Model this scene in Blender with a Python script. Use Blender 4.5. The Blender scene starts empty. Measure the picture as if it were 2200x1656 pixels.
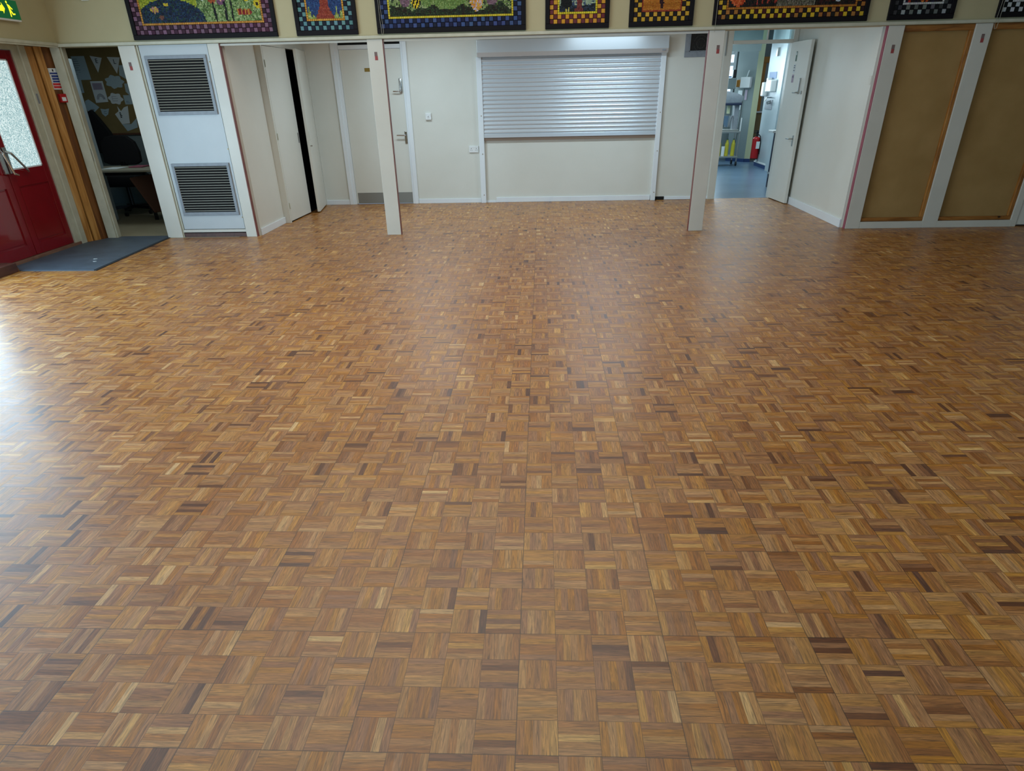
import bpy, bmesh, math, random
from mathutils import Vector, Matrix
random.seed(7)
scene = bpy.context.scene
COL = scene.collection
PI = math.pi

# ------------------------------------------------------------------ materials
def lin(c):
    return tuple(((v/255)/12.92 if v/255 <= .04045 else ((v/255+.055)/1.055)**2.4) for v in c)
def base(name, rgb, rough=.5, metal=0, coat=0, spec=.5, srgb=True):
    m = bpy.data.materials.new(name); m.use_nodes = True
    b = m.node_tree.nodes['Principled BSDF']
    c = lin(rgb) if srgb else rgb
    b.inputs['Base Color'].default_value = (*c, 1)
    b.inputs['Roughness'].default_value = rough
    b.inputs['Metallic'].default_value = metal
    b.inputs['Coat Weight'].default_value = coat
    b.inputs['Specular IOR Level'].default_value = spec
    return m
def N(m, t, **kw):
    n = m.node_tree.nodes.new(t)
    for k, v in kw.items(): setattr(n, k, v)
    return n
def L(m, a, b): m.node_tree.links.new(a, b)
def mth(m, op, a, b=None, c=None):
    n = N(m, 'ShaderNodeMath', operation=op)
    for i, v in enumerate((a, b, c)):
        if v is None: continue
        if isinstance(v, (int, float)): n.inputs[i].default_value = v
        else: L(m, v, n.inputs[i])
    return n.outputs[0]
def ramp(m, fac, stops):
    n = N(m, 'ShaderNodeValToRGB'); cr = n.color_ramp
    while len(cr.elements) < len(stops): cr.elements.new(.5)
    for e, (p, c) in zip(cr.elements, stops): e.position = p; e.color = (*lin(c), 1)
    L(m, fac, n.inputs[0]); return n.outputs[0]
def mottled(name, c1, c2, scale=6, rough=.5, bump=.02, bscale=60, detail=4, coat=0, stretch=(1, 1, 1), spec=.5, metal=0):
    """paint / cloth / lino: two tones of its own colour mixed by noise, faint relief"""
    m = base(name, c1, rough, metal, coat, spec); b = m.node_tree.nodes['Principled BSDF']
    g = N(m, 'ShaderNodeNewGeometry'); mp = N(m, 'ShaderNodeMapping'); mp.inputs['Scale'].default_value = stretch
    L(m, g.outputs['Position'], mp.inputs[0])
    n = N(m, 'ShaderNodeTexNoise'); n.inputs['Scale'].default_value = scale; n.inputs['Detail'].default_value = detail
    L(m, mp.outputs[0], n.inputs['Vector'])
    L(m, ramp(m, n.outputs[0], [(.3, c1), (.7, c2)]), b.inputs['Base Color'])
    if bump:
        n2 = N(m, 'ShaderNodeTexNoise'); n2.inputs['Scale'].default_value = bscale; L(m, mp.outputs[0], n2.inputs['Vector'])
        bp = N(m, 'ShaderNodeBump'); bp.inputs['Strength'].default_value = bump; bp.inputs['Distance'].default_value = .01
        L(m, n2.outputs[0], bp.inputs['Height']); L(m, bp.outputs[0], b.inputs['Normal'])
    return m
def wood(name, c1, c2, c3, stretch=(14, 14, 1.2), rough=.45, knots=False):
    m = base(name, c1, rough); b = m.node_tree.nodes['Principled BSDF']
    g = N(m, 'ShaderNodeNewGeometry'); mp = N(m, 'ShaderNodeMapping'); mp.inputs['Scale'].default_value = stretch
    L(m, g.outputs['Position'], mp.inputs[0])
    n = N(m, 'ShaderNodeTexNoise'); n.inputs['Scale'].default_value = 2.2; n.inputs['Detail'].default_value = 7; n.inputs['Distortion'].default_value = .6
    L(m, mp.outputs[0], n.inputs['Vector'])
    col = ramp(m, n.outputs[0], [(.3, c1), (.5, c2), (.72, c3)])
    if knots:
        v = N(m, 'ShaderNodeTexVoronoi'); v.inputs['Scale'].default_value = 3.2
        L(m, g.outputs['Position'], v.inputs['Vector'])
        k = ramp(m, v.outputs['Distance'], [(.03, (40, 22, 10)), (.09, (255, 255, 255))])
        mx = N(m, 'ShaderNodeMix', data_type='RGBA', blend_type='MULTIPLY'); mx.inputs[0].default_value = 1
        L(m, col, mx.inputs[6]); L(m, k, mx.inputs[7]); col = mx.outputs[2]
    L(m, col, b.inputs['Base Color'])
    bp = N(m, 'ShaderNodeBump'); bp.inputs['Strength'].default_value = .06; bp.inputs['Distance'].default_value = .01
    L(m, n.outputs[0], bp.inputs['Height']); L(m, bp.outputs[0], b.inputs['Normal'])
    return m
def emit(name, rgb, s):
    m = base(name, rgb, .5); b = m.node_tree.nodes['Principled BSDF']
    b.inputs['Emission Color'].default_value = (*lin(rgb), 1); b.inputs['Emission Strength'].default_value = s
    return m

def parquet():
    m = base('parquet', (150, 110, 72), .3); b = m.node_tree.nodes['Principled BSDF']
    S, FN = .12, 5
    g = N(m, 'ShaderNodeNewGeometry'); sx = N(m, 'ShaderNodeSeparateXYZ'); L(m, g.outputs['Position'], sx.inputs[0])
    u = mth(m, 'DIVIDE', sx.outputs[0], S); v = mth(m, 'DIVIDE', sx.outputs[1], S)
    fu = mth(m, 'FLOOR', u); fv = mth(m, 'FLOOR', v)
    ru = mth(m, 'SUBTRACT', u, fu); rv = mth(m, 'SUBTRACT', v, fv)
    par = mth(m, 'FLOORED_MODULO', mth(m, 'ADD', fu, fv), 2.0)     # 1: fingers run along Y
    def sel(a, c):                                                 # par ? a : c
        return mth(m, 'ADD', mth(m, 'MULTIPLY', par, a), mth(m, 'MULTIPLY', mth(m, 'SUBTRACT', 1.0, par), c))
    across = sel(ru, rv); along = sel(rv, ru)
    f5 = mth(m, 'MULTIPLY', across, float(FN)); fi = mth(m, 'FLOOR', f5); fr = mth(m, 'SUBTRACT', f5, fi)
    cb = N(m, 'ShaderNodeCombineXYZ'); L(m, fu, cb.inputs[0]); L(m, fv, cb.inputs[1]); L(m, fi, cb.inputs[2])
    wn = N(m, 'ShaderNodeTexWhiteNoise', noise_dimensions='3D'); L(m, cb.outputs[0], wn.inputs['Vector'])
    cb0 = N(m, 'ShaderNodeCombineXYZ'); L(m, fu, cb0.inputs[0]); L(m, fv, cb0.inputs[1]); cb0.inputs[2].default_value = 31.7
    wt = N(m, 'ShaderNodeTexWhiteNoise', noise_dimensions='3D'); L(m, cb0.outputs[0], wt.inputs['Vector'])
    # grain coordinates: stretched along the finger, shifted for every finger
    gx = mth(m, 'ADD', mth(m, 'MULTIPLY', across, 13.0), mth(m, 'MULTIPLY', wn.outputs[0], 91.0))
    gy = mth(m, 'ADD', mth(m, 'MULTIPLY', along, .9), mth(m, 'MULTIPLY', wt.outputs[0], 57.0))
    cg = N(m, 'ShaderNodeCombineXYZ'); L(m, gx, cg.inputs[0]); L(m, gy, cg.inputs[1])
    no = N(m, 'ShaderNodeTexNoise'); no.inputs['Scale'].default_value = 1.5; no.inputs['Detail'].default_value = 5; no.inputs['Roughness'].default_value = .6; no.inputs['Distortion'].default_value = 1.1
    L(m, cg.outputs[0], no.inputs['Vector'])
    # tone of the finger: 70% own, 30% of the tile
    tone = mth(m, 'ADD', mth(m, 'MULTIPLY', wn.outputs[0], .74), mth(m, 'MULTIPLY', wt.outputs[0], .26))
    c = ramp(m, tone, PAR)
    hv = N(m, 'ShaderNodeHueSaturation')
    sepc = N(m, 'ShaderNodeSeparateColor'); L(m, wn.outputs[1], sepc.inputs[0])
    L(m, mth(m, 'ADD', .4925, mth(m, 'MULTIPLY', sepc.outputs[0], .010)), hv.inputs['Hue'])
    L(m, mth(m, 'ADD', 1.08, mth(m, 'MULTIPLY', sepc.outputs[1], .18)), hv.inputs['Saturation'])
    # slow variation of sanding and seal over the hall floor, and grain
    big = N(m, 'ShaderNodeTexNoise'); big.inputs['Scale'].default_value = .9; big.inputs['Detail'].default_value = 2
    L(m, g.outputs['Position'], big.inputs['Vector'])
    gr = mth(m, 'MULTIPLY', mth(m, 'SUBTRACT', no.outputs[0], .5), 2.7)
    L(m, mth(m, 'ADD', mth(m, 'ADD', 1.0, gr), mth(m, 'MULTIPLY', mth(m, 'SUBTRACT', big.outputs[0], .5), .18)), hv.inputs['Value'])
    L(m, c, hv.inputs['Color'])
    # joints
    def edge(t, w):   # 1 inside, 0 on a joint
        d = mth(m, 'MINIMUM', t, mth(m, 'SUBTRACT', 1.0, t))
        n = N(m, 'ShaderNodeMapRange'); n.inputs['From Min'].default_value = 0; n.inputs['From Max'].default_value = w
        L(m, d, n.inputs['Value']); return n.outputs[0]
    je = mth(m, 'MINIMUM', edge(ru, .014), edge(rv, .014))
    jf = edge(fr, .035)
    u4 = mth(m, 'FRACT', mth(m, 'DIVIDE', mth(m, 'ADD', u, 1.0), 4.0)); v4 = mth(m, 'FRACT', mth(m, 'DIVIDE', v, 4.0))
    j4 = mth(m, 'MINIMUM', edge(u4, .0055), edge(v4, .0055))
    j = mth(m, 'MULTIPLY', mth(m, 'ADD', .42, mth(m, 'MULTIPLY', je, .58)), mth(m, 'ADD', .86, mth(m, 'MULTIPLY', jf, .14)))
    j = mth(m, 'MULTIPLY', j, mth(m, 'ADD', .45, mth(m, 'MULTIPLY', j4, .55)))
    mx = N(m, 'ShaderNodeMix', data_type='RGBA', blend_type='MULTIPLY'); mx.inputs[0].default_value = 1
    cj = N(m, 'ShaderNodeCombineColor'); [L(m, j, cj.inputs[i]) for i in range(3)]
    L(m, hv.outputs[0], mx.inputs[6]); L(m, cj.outputs[0], mx.inputs[7])
    L(m, mx.outputs[2], b.inputs['Base Color'])
    # seal: satin, slightly uneven from finger to finger
    b.inputs['Coat Weight'].default_value = .12; b.inputs['Coat Roughness'].default_value = .22; b.inputs['Specular IOR Level'].default_value = .8
    r = mth(m, 'ADD', FLOOR_ROUGH, mth(m, 'ADD', mth(m, 'MULTIPLY', mth(m, 'SUBTRACT', wn.outputs[0], .5), .08), mth(m, 'MULTIPLY', mth(m, 'SUBTRACT', big.outputs[0], .5), .12)))
    L(m, r, b.inputs['Roughness'])
    bp = N(m, 'ShaderNodeBump'); bp.inputs['Strength'].default_value = .12; bp.inputs['Distance'].default_value = .002
    hgt = mth(m, 'ADD', mth(m, 'MULTIPLY', mth(m, 'MULTIPLY', je, jf), .6), mth(m, 'MULTIPLY', no.outputs[0], .3))
    L(m, hgt, bp.inputs['Height']); L(m, bp.outputs[0], b.inputs['Normal'])
    return m
PAR = [(0, (84, 56, 41)), (.08, (106, 72, 49)), (.15, (145, 104, 71)), (.45, (163, 119, 80)), (.68, (172, 128, 87)), (.87, (185, 141, 98)), (.95, (200, 160, 115)), (1, (212, 178, 134))]
FLOOR_ROUGH = .44

def hessian():
    m = base('hessian', (112, 88, 52), .9, spec=.15); b = m.node_tree.nodes['Principled BSDF']
    g = N(m, 'ShaderNodeNewGeometry')
    n = N(m, 'ShaderNodeTexNoise'); n.inputs['Scale'].default_value = 3; n.inputs['Detail'].default_value = 5; L(m, g.outputs['Position'], n.inputs['Vector'])
    L(m, ramp(m, n.outputs[0], [(.3, (166, 132, 80)), (.7, (180, 145, 92))]), b.inputs['Base Color'])
    hs = []
    for d in ('X', 'Z'):
        w = N(m, 'ShaderNodeTexWave', bands_direction=d); w.inputs['Scale'].default_value = 95; w.inputs['Distortion'].default_value = .8
        L(m, g.outputs['Position'], w.inputs['Vector']); hs.append(w.outputs[1])
    bp = N(m, 'ShaderNodeBump'); bp.inputs['Strength'].default_value = .5; bp.inputs['Distance'].default_value = .002
    L(m, mth(m, 'ADD', *hs), bp.inputs['Height']); L(m, bp.outputs[0], b.inputs['Normal'])
    return m
def obscure_glass():
    m = base('obscured_glass', (190, 215, 215), .25); b = m.node_tree.nodes['Principled BSDF']
    g = N(m, 'ShaderNodeNewGeometry')
    v = N(m, 'ShaderNodeTexVoronoi'); v.inputs['Scale'].default_value = 85; L(m, g.outputs['Position'], v.inputs['Vector'])
    n = N(m, 'ShaderNodeTexNoise'); n.inputs['Scale'].default_value = 70; n.inputs['Detail'].default_value = 3; n.inputs['Distortion'].default_value = 1.5
    L(m, g.outputs['Position'], n.inputs['Vector'])
    t = mth(m, 'ADD', mth(m, 'MULTIPLY', v.outputs['Distance'], .5), mth(m, 'MULTIPLY', n.outputs[0], .7))
    c = ramp(m, t, [(.34, (100, 134, 140)), (.54, (158, 194, 200)), (.70, (220, 240, 242))])
    L(m, c, b.inputs['Base Color']); L(m, c, b.inputs['Emission Color']); b.inputs['Emission Strength'].default_value = .74
    bp = N(m, 'ShaderNodeBump'); bp.inputs['Strength'].default_value = .4; bp.inputs['Distance'].default_value = .004
    L(m, t, bp.inputs['Height']); L(m, bp.outputs[0], b.inputs['Normal'])
    return m
def tile_attr():
    m = base('glazed_mosaic', (120, 120, 120), .5, spec=.25); b = m.node_tree.nodes['Principled BSDF']
    a = N(m, 'ShaderNodeAttribute'); a.attribute_name = 'tile'; L(m, a.outputs['Color'], b.inputs['Base Color'])
    return m

M = {}
M['parquet'] = parquet()
M['cream'] = mottled('cream_emulsion', (180, 169, 130), (186, 175, 137), 2.5, .6, .03, 90)
M['magnolia'] = mottled('magnolia_paint', (215, 214, 203), (220, 219, 209), 2.0, .38, .05, 70)
M['gloss'] = mottled('white_gloss_paint', (206, 203, 191), (213, 210, 198), 3.0, .32, .03, 60)
M['panel'] = mottled('panel_paint', (184, 190, 192), (190, 196, 198), 3.0, .34, .02, 60)
M['trim'] = mottled('white_trim_paint', (226, 231, 234), (231, 236, 238), 3.0, .28, .02, 60)
M['gloss_worn'] = mottled('worn_cream_gloss', (186, 184, 162), (200, 198, 178), 9.0, .38, .08, 50)
M['shutter'] = base('shutter_enamel', (208, 215, 220), .32, metal=.35)
M['box'] = base('shutter_hood_enamel', (200, 206, 210), .27, metal=.30)
M['ceiling'] = base('ceiling_paint', (225, 225, 220), .8)
M['red_edge'] = mottled('dark_red_paint', (112, 52, 50), (128, 66, 60), 12, .4)
M['crimson_edge'] = mottled('crimson_painted_edge', (140, 62, 80), (152, 74, 90), 12, .4)
M['red'] = mottled('red_gloss_paint', (128, 8, 18), (136, 10, 22), 4, .16, .03, 14, coat=.5)
M['red_plastic'] = base('red_plastic', (165, 12, 20), .3)
M['alu'] = mottled('brushed_aluminium', (132, 138, 144), (144, 150, 157), 20, .5, .05, 120, metal=.1)
M['steel'] = base('stainless_steel', (176, 176, 172), .3, metal=.9)
M['dull_steel'] = base('dull_steel', (140, 140, 134), .45, metal=.4)
M['chrome'] = base('chrome', (200, 200, 200), .14, metal=1)
M['louvre'] = base('louvre_metal', (150, 150, 138), .55, metal=.1)
M['dark'] = base('dark_cavity', (10, 9, 9), .9)  # flat black put in for shade inside the cupboard, vents and panel gaps
M['black'] = base('black_fabric', (14, 14, 16), .85)
M['black_plastic'] = base('black_plastic', (18, 18, 20), .4)
M['pine'] = wood('varnished_pine', (120, 72, 26), (160, 104, 44), (178, 124, 60), (10, 10, 2), .4, True)
M['pine_h'] = wood('varnished_pine_rail', (112, 66, 24), (150, 96, 40), (170, 116, 56), (1.6, 10, 12), .4, True)
M['timber'] = wood('golden_timber', (150, 98, 40), (184, 130, 64), (206, 158, 92), (12, 12, .9), .38)
M['timber_dark'] = wood('dark_timber', (88, 50, 18), (108, 64, 24), (126, 80, 34), (12, 12, .9), .42)
M['plinth'] = wood('plinth_wood', (66, 38, 30), (80, 48, 38), (92, 56, 44), (8, 1.5, 8), .4)
M['sill'] = wood('threshold_wood', (112, 78, 62), (128, 92, 74), (142, 108, 90), (8, 1.5, 8), .5)
M['hessian'] = hessian()
M['mat'] = mottled('mat_rubber', (66, 78, 90), (78, 92, 106), 5, .5, .35, 420)
M['mat_edge'] = base('mat_edge', (34, 40, 46), .7)
M['glass_obs'] = obscure_glass()
M['lino'] = mottled('beige_lino', (150, 140, 112), (162, 152, 124), 3, .5)
M['blue_vinyl'] = mottled('blue_vinyl', (78, 104, 128), (96, 122, 146), 1.6, .3, .03, 60)
M['blue_skirt'] = base('blue_skirting', (36, 62, 110), .4)
M['kwall'] = mottled('kitchen_wall_paint', (168, 182, 186), (180, 192, 196), 2, .4)
M['kgrey'] = mottled('kitchen_grey_paint', (120, 132, 132), (132, 144, 143), 2, .45)
M['cream_post'] = base('pale_cream_gloss', (196, 200, 162), .4)
M['white'] = base('white_plastic', (228, 230, 228), .35)
M['paper'] = base('white_paper', (215, 222, 222), .8)
M['paper_dim'] = base('grey_blue_paper', (170, 190, 196), .8)
M['mauve_paper'] = base('mauve_paper', (175, 160, 175), .8)
M['rib'] = base('print_grey', (110, 110, 125), .8)
M['ink'] = base('dark_ink', (28, 30, 38), .8)
M['board'] = mottled('noticeboard_felt', (122, 104, 62), (132, 114, 70), 4, .9)
M['blue_ink'] = base('notice_blue', (36, 58, 128), .6)
M['red_ink'] = base('notice_red', (196, 40, 44), .6)
M['sticker_grey'] = base('sticker_brown_grey', (118, 96, 92), .6)
M['sticker_red'] = base('sticker_red', (156, 66, 64), .6)
M['bead'] = base('white_glazing_bead', (235, 240, 245), .3)
M['mesh'] = base('dark_mesh', (62, 60, 55), .6)
M['navy'] = base('navy_paint', (24, 38, 66), .5)
M['brown'] = base('brown_laminate', (92, 58, 40), .6)
M['lower_wood'] = base('kitchen_lower_wood', (130, 108, 66), .5)
M['counter'] = base('counter_edge_brown', (128, 108, 92), .5)
M['orange_wood'] = base('kitchen_timber_frame', (170, 116, 44), .5)
M['yellow'] = base('yellow_plastic', (190, 180, 50), .5)
M['pink'] = base('pink_cloth', (150, 80, 96), .8)
M['slate'] = base('slate_blue_cloth', (60, 76, 92), .85)
M['green'] = emit('lit_exit_green', (0, 92, 50), .45)
M['exit_yellow'] = emit('lit_exit_pictogram', (250, 246, 40), 1.0)
M['sash'] = base('window_frame_white', (220, 222, 222), .4)
M['tile'] = tile_attr()
M['grout'] = base('dark_grout', (12, 10, 14), .8, spec=.2)
M['blackframe'] = base('black_picture_frame', (14, 10, 14), .6, spec=.2)
M['brass'] = base('brass', (150, 120, 60), .35, metal=.8)
M['cord'] = base('pull_cord', (158, 154, 138), .6)
M['desk'] = base('desk_laminate', (150, 146, 128), .5)
M['glasspane'] = base('clear_glass', (225, 240, 240), .02); M['glasspane'].node_tree.nodes['Principled BSDF'].inputs['Transmission Weight'].default_value = 1
M['glasspane'].node_tree.nodes['Principled BSDF'].inputs['IOR'].default_value = 1.05
M['daylight'] = emit('daylit_window', (205, 228, 245), 2.2)
M['signblue'] = base('sign_blue', (70, 110, 160), .5)
M['signgreen'] = base('sign_green', (60, 92, 70), .5)

# ------------------------------------------------------------------ mesh helpers
class MB:
    def __init__(s): s.bm = bmesh.new(); s.mats = []; s.smooth = False
    def mi(s, m):
        if m not in s.mats: s.mats.append(m)
        return s.mats.index(m)
    def box(s, a, b, m=None, bev=0, T=None):
        x0, x1 = sorted((a[0], b[0])); y0, y1 = sorted((a[1], b[1])); z0, z1 = sorted((a[2], b[2]))
        bm = bmesh.new()
        bmesh.ops.create_cube(bm, size=1, matrix=Matrix.Translation(((x0+x1)/2, (y0+y1)/2, (z0+z1)/2)) @ Matrix.Diagonal((x1-x0, y1-y0, z1-z0, 1)))
        if bev: bmesh.ops.bevel(bm, geom=bm.edges[:], offset=bev, segments=2, affect='EDGES', profile=.5)
        if T is not None: bm.transform(T)
        s._merge(bm, m); return s
    def cyl(s, p, q, r, m=None, seg=16, r2=None):
        p, q = Vector(p), Vector(q); d = q-p
        bm = bmesh.new()
        bmesh.ops.create_cone(bm, cap_ends=True, segments=seg, radius1=r, radius2=r if r2 is None else r2, depth=d.length,
                              matrix=Matrix.Translation((p+q)/2) @ d.to_track_quat('Z', 'Y').to_matrix().to_4x4())
        s._merge(bm, m); return s
    def tube(s, pts, r, m=None, seg=8):
        for a, b in zip(pts, pts[1:]): s.cyl(a, b, r, m, seg)
        for p in pts[1:-1]: s.ball(p, (r, r, r), m, 8, 6)
        return s
    def ball(s, c, r, m=None, u=16, v=10):
        bm = bmesh.new(); bmesh.ops.create_uvsphere(bm, u_segments=u, v_segments=v, radius=1, matrix=Matrix.Translation(c) @ Matrix.Diagonal((*r, 1)))
        s._merge(bm, m); return s
    def prism(s, pts, off, m=None, bev=0):
        """closed polygon pts (3D) extruded by vector off"""
        bm = bmesh.new(); off = Vector(off)
        v0 = [bm.verts.new(p) for p in pts]; v1 = [bm.verts.new(Vector(p)+off) for p in pts]; n = len(pts)
        bm.faces.new(v0[::-1]); bm.faces.new(v1)
        for i in range(n): bm.faces.new((v0[i], v0[(i+1) % n], v1[(i+1) % n], v1[i]))
        bmesh.ops.recalc_face_normals(bm, faces=bm.faces[:])
        if bev: bmesh.ops.bevel(bm, geom=bm.edges[:], offset=bev, segments=2, affect='EDGES', profile=.5)
        s._merge(bm, m); return s
    def _merge(s, bm, m):
        me = bpy.data.meshes.new('t'); bm.to_mesh(me); bm.free()
        i = s.mi(m) if m else 0
        for p in me.polygons: p.material_index = i
        s.bm.from_mesh(me); bpy.data.meshes.remove(me)
    def obj(s, name, mat=None, parent=None, smooth=False):
        me = bpy.data.meshes.new(name); s.bm.to_mesh(me); s.bm.free()
        for m in (s.mats or [mat]): me.materials.append(M[m])
        o = bpy.data.objects.new(name, me); COL.objects.link(o)
        if smooth:
            for p in me.polygons: p.use_smooth = True
            me.set_sharp_from_angle(angle=math.radians(40))
        if parent is not None: put(o, parent)
        return o
def put(o, parent):
    o.parent = parent; o.matrix_parent_inverse = parent.matrix_basis.inverted()
def thing(name, label, cat, loc=(0, 0, 0), group=None):
    o = bpy.data.objects.new(name, None); COL.objects.link(o); o.location = loc; o.empty_display_size = .1
    return tag(o, label, cat, group)
def tag(o, label, cat, group=None):
    o['label'] = label; o['category'] = cat
    if group: o['group'] = group
    return o
def st(o, label=None):
    o['kind'] = 'structure'
    if label: o['label'] = label
    return o
def bx(a, b, m, bev=0): return MB().box(a, b, m, bev)
def struct(name, a, b, m, label=None, bev=0): return st(bx(a, b, m, bev).obj(name), label)
def sgroup(name, loc=(0, 0, 0), label=None):
    o = bpy.data.objects.new(name, None); COL.objects.link(o); o.location = loc; return st(o, label)
def text_mesh(txt, size, depth=.002):
    c = bpy.data.curves.new('txt', 'FONT'); c.body = txt; c.size = size; c.extrude = depth; c.align_x = 'CENTER'; c.align_y = 'CENTER'
    o = bpy.data.objects.new('txt', c); COL.objects.link(o)
    me = bpy.data.meshes.new_from_object(o); COL.objects.unlink(o); bpy.data.objects.remove(o); bpy.data.curves.remove(c)
    return me
def text_obj(name, txt, size, mat, T, parent):
    me = text_mesh(txt, size); me.transform(T); me.materials.clear(); me.materials.append(M[mat])
    o = bpy.data.objects.new(name, me); COL.objects.link(o); put(o, parent); return o
RX = Matrix.Rotation(PI/2, 4, 'X')   # text upright, facing -Y

# ------------------------------------------------------------------ setting
F, B = 7.81, 10.57          # plane of the posts, plane of the alcove's back wall
XL, XR, CZ = -5.66, 8.4, 3.7
struct('floor', (-5.95, -3.8, -.1), (8.5, 10.62, 0), 'parquet')
struct('floor_office', (-7.9, 7.80, -.1), (-4.0, 10.62, .002), 'lino')
struct('floor_kitchen', (1.2, 10.62, -.1), (6.3, 17.6, 0.001), 'blue_vinyl')
ceil = struct('ceiling', (-6.0, -3.8, CZ), (8.5, F, CZ+.1), 'ceiling')
struct('ceiling_alcove', (-3.95, F+.19, 2.45), (3.95, B, 2.55), 'ceiling')
struct('ceiling_office', (-7.9, F+.02, 2.4), (-3.97, B+.1, 2.5), 'ceiling')
struct('ceiling_kitchen', (1.2, B+.1, 2.75), (6.3, 17.6, 2.85), 'ceiling')
struct('wall_front', (XL-.15, F, 2.119), (8.5, F+.19, CZ), 'cream')
# left: cream wall above the rail, door recess below
struct('wall_left', (XL-.36, -3.8, 2.13), (XL, F, CZ), 'cream')
wl = MB()
wl.box((-6.05, 5.70, 0), (-5.93, 5.86, 2.13), 'cream').box((-6.05, -3.8, 0), (-5.93, 5.70, .12), 'cream').box((-6.05, -3.8, .12), (-5.93, .3, 2.13), 'cream')
st(wl.obj('wall_left_lower'))
struct('wall_right', (XR, -3.8, 0), (8.5, F, CZ), 'cream')
struct('wall_behind', (-6.0, -3.9, 0), (8.5, -3.8, CZ), 'cream')
# rails along the beam
r = MB()
r.box((XL, F-.022, 2.121), (XR, F, 2.152), 'gloss_worn', .004)
st(r.obj('trim_1'))
st(MB().box((XL, 0, 2.128), (XL+.022, F-.02, 2.158), 'gloss_worn', .004).box((XL, 0, 2.112), (XL+.012, F-.02, 2.128), 'gloss_worn').obj('trim_2'))
tr = MB()
for a, c in ((-3.76, -2.045), (-1.865, 1.81)):
    tr.box((a, F+.03, 2.118), (c, F+.12, 2.1185), 'alu').box((a, F+.018, 2.093), (c, F+.03, 2.112), 'gloss')
st(tr.obj('trim_3'))
# alcove walls
bw = MB()
for a, c in (((-3.9, B, 0), (-3.17, B+.14, 2.45)), ((-3.17, B, 2.30), (-2.1, B+.14, 2.45)), ((-2.1, B, 0), (2.72, B+.14, 2.45)),
             ((2.72, B, 2.33), (3.665, B+.14, 2.45)), ((3.665, B, 0), (3.735, B+.14, 2.45))):
    bw.box(a, c, 'magnolia')
st(bw.obj('wall_back'))
struct('wall_alcove_left', (-3.90, F+.09, 0), (-3.737, 8.84, 2.45), 'magnolia')
struct('wall_alcove_right', (3.735, F+.09, 0), (3.90, B+.14, 2.45), 'magnolia')
# cupboard in the left of the alcove: casing, header, inside painted black for its shade
cb = MB()
cb.box((-3.80, 8.84, 0), (-3.652, 8.885, 2.45), 'magnolia').box((-3.74, 8.885, 2.15), (-3.64, B, 2.45), 'magnolia').box((-3.74, 10.545, 0), (-3.60, B, 2.15), 'magnolia')
st(cb.obj('trim_4'))
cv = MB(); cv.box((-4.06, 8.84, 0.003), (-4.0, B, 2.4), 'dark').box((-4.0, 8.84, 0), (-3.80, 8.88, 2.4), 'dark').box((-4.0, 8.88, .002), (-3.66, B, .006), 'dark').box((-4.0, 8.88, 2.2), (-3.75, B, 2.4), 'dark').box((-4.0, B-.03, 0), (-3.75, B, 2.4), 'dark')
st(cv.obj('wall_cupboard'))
# skirtings
st(MB().box((-3.737, F+.09, 0), (-3.719, 8.84, .085), 'trim', .004).obj('baseboard_left'))
st(MB().box((3.717, F+.09, 0), (3.735, 10.50, .10), 'trim', .004).obj('baseboard_right'))
bb = MB()
bb.box((-3.62, B-.016, 0), (-3.215, B, .072), 'trim', .004).box((-2.068, B-.016, 0), (-1.04, B, .068), 'trim', .004)
bb.box((-.79, B-.02, .0), (1.70, B, .076), 'trim', .005).box((-.955, B-.008, 0), (-.79, B, .03), 'trim').box((1.935, B-.014, .003), (2.66, B, .05), 'trim', .003)
bb.box((1.785, B-.006, 0), (1.93, B, .05), 'dark')
st(bb.obj('baseboard_back'))
# right-hand boundary wall and door beyond the panels
struct('wall_front_right', (3.90, F+.11, 0), (8.5, F+.19, 2.1), 'magnolia')
st(MB().box((5.845, F+.01, .022), (6.7, F+.055, 2.08), 'magnolia', .003).obj('door_4'), 'cream door at the right edge of the hall')
st(MB().box((3.937, F, 0), (4.70, F+.08, .078), 'gloss', .003).box((4.88, F, 0), (5.765, F+.08, .078), 'gloss', .003).obj('baseboard_front'))

tag(MB().box((3.729, 7.91, 1.56), (3.738, 7.97, 1.65), 'gloss', .002).obj('blanking_plate'), 'small pale blanking plate on the alcove wall near the crimson post edge', 'plate')

# ------------------------------------------------------------------ posts of the folding partition
def sticker(x, y, z, parent):
    s = MB().box((x-.017, y-.002, z), (x+.015, y, z+.040), 'sticker_grey').box((x-.015, y-.002, z-.040), (x+.017, y, z), 'sticker_red')
    s.obj('number_sticker', None, parent)
def post(x0, x1, label, red=None, zs=None, mat='gloss', y1=F+.092, cat='post', sx=None, redmat='red_edge'):
    t = thing('timber_post', label, cat, ((x0+x1)/2, F, 0))
    MB().box((x0, F, 0), (x1, y1, 2.118), mat, .003).obj('shaft', None, t)
    if red: # painted inner side face with its batten
        x = x1 if red > 0 else x0
        MB().box((x, F+.004, 0.0), (x+.006*red, F+.064, 2.118), redmat).obj('red_side_strip', None, t)
    if zs: sticker(sx if sx else (x0+x1)/2, F-.0005, zs, t)
    return t
p1 = post(-2.044, -1.866, 'free-standing white post standing in front of the cream door', 1, 1.955, sx=-1.953)
p2 = post(1.811, 1.985, 'free-standing white post standing to the left of the kitchen doorway', -1, 1.938, sx=1.925)
p3 = post(3.762, 3.935, 'white wall post with a dark red edge, left of the first hessian panel', -1, 1.90, sx=3.855, redmat='crimson_edge')
p4 = post(4.70, 4.88, 'white wall post between the two brown hessian panels', None, 1.98, sx=4.80)
p5 = post(5.765, 5.84, 'narrow white post at the right edge beyond the second hessian panel')
p6 = post(-4.952, -4.752, 'white post between the office doorway and the louvred panel', None, 1.915, sx=-4.857)
p7 = post(-3.90, -3.764, 'white wall post with a dark red edge right of the louvred panel', 1)
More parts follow.
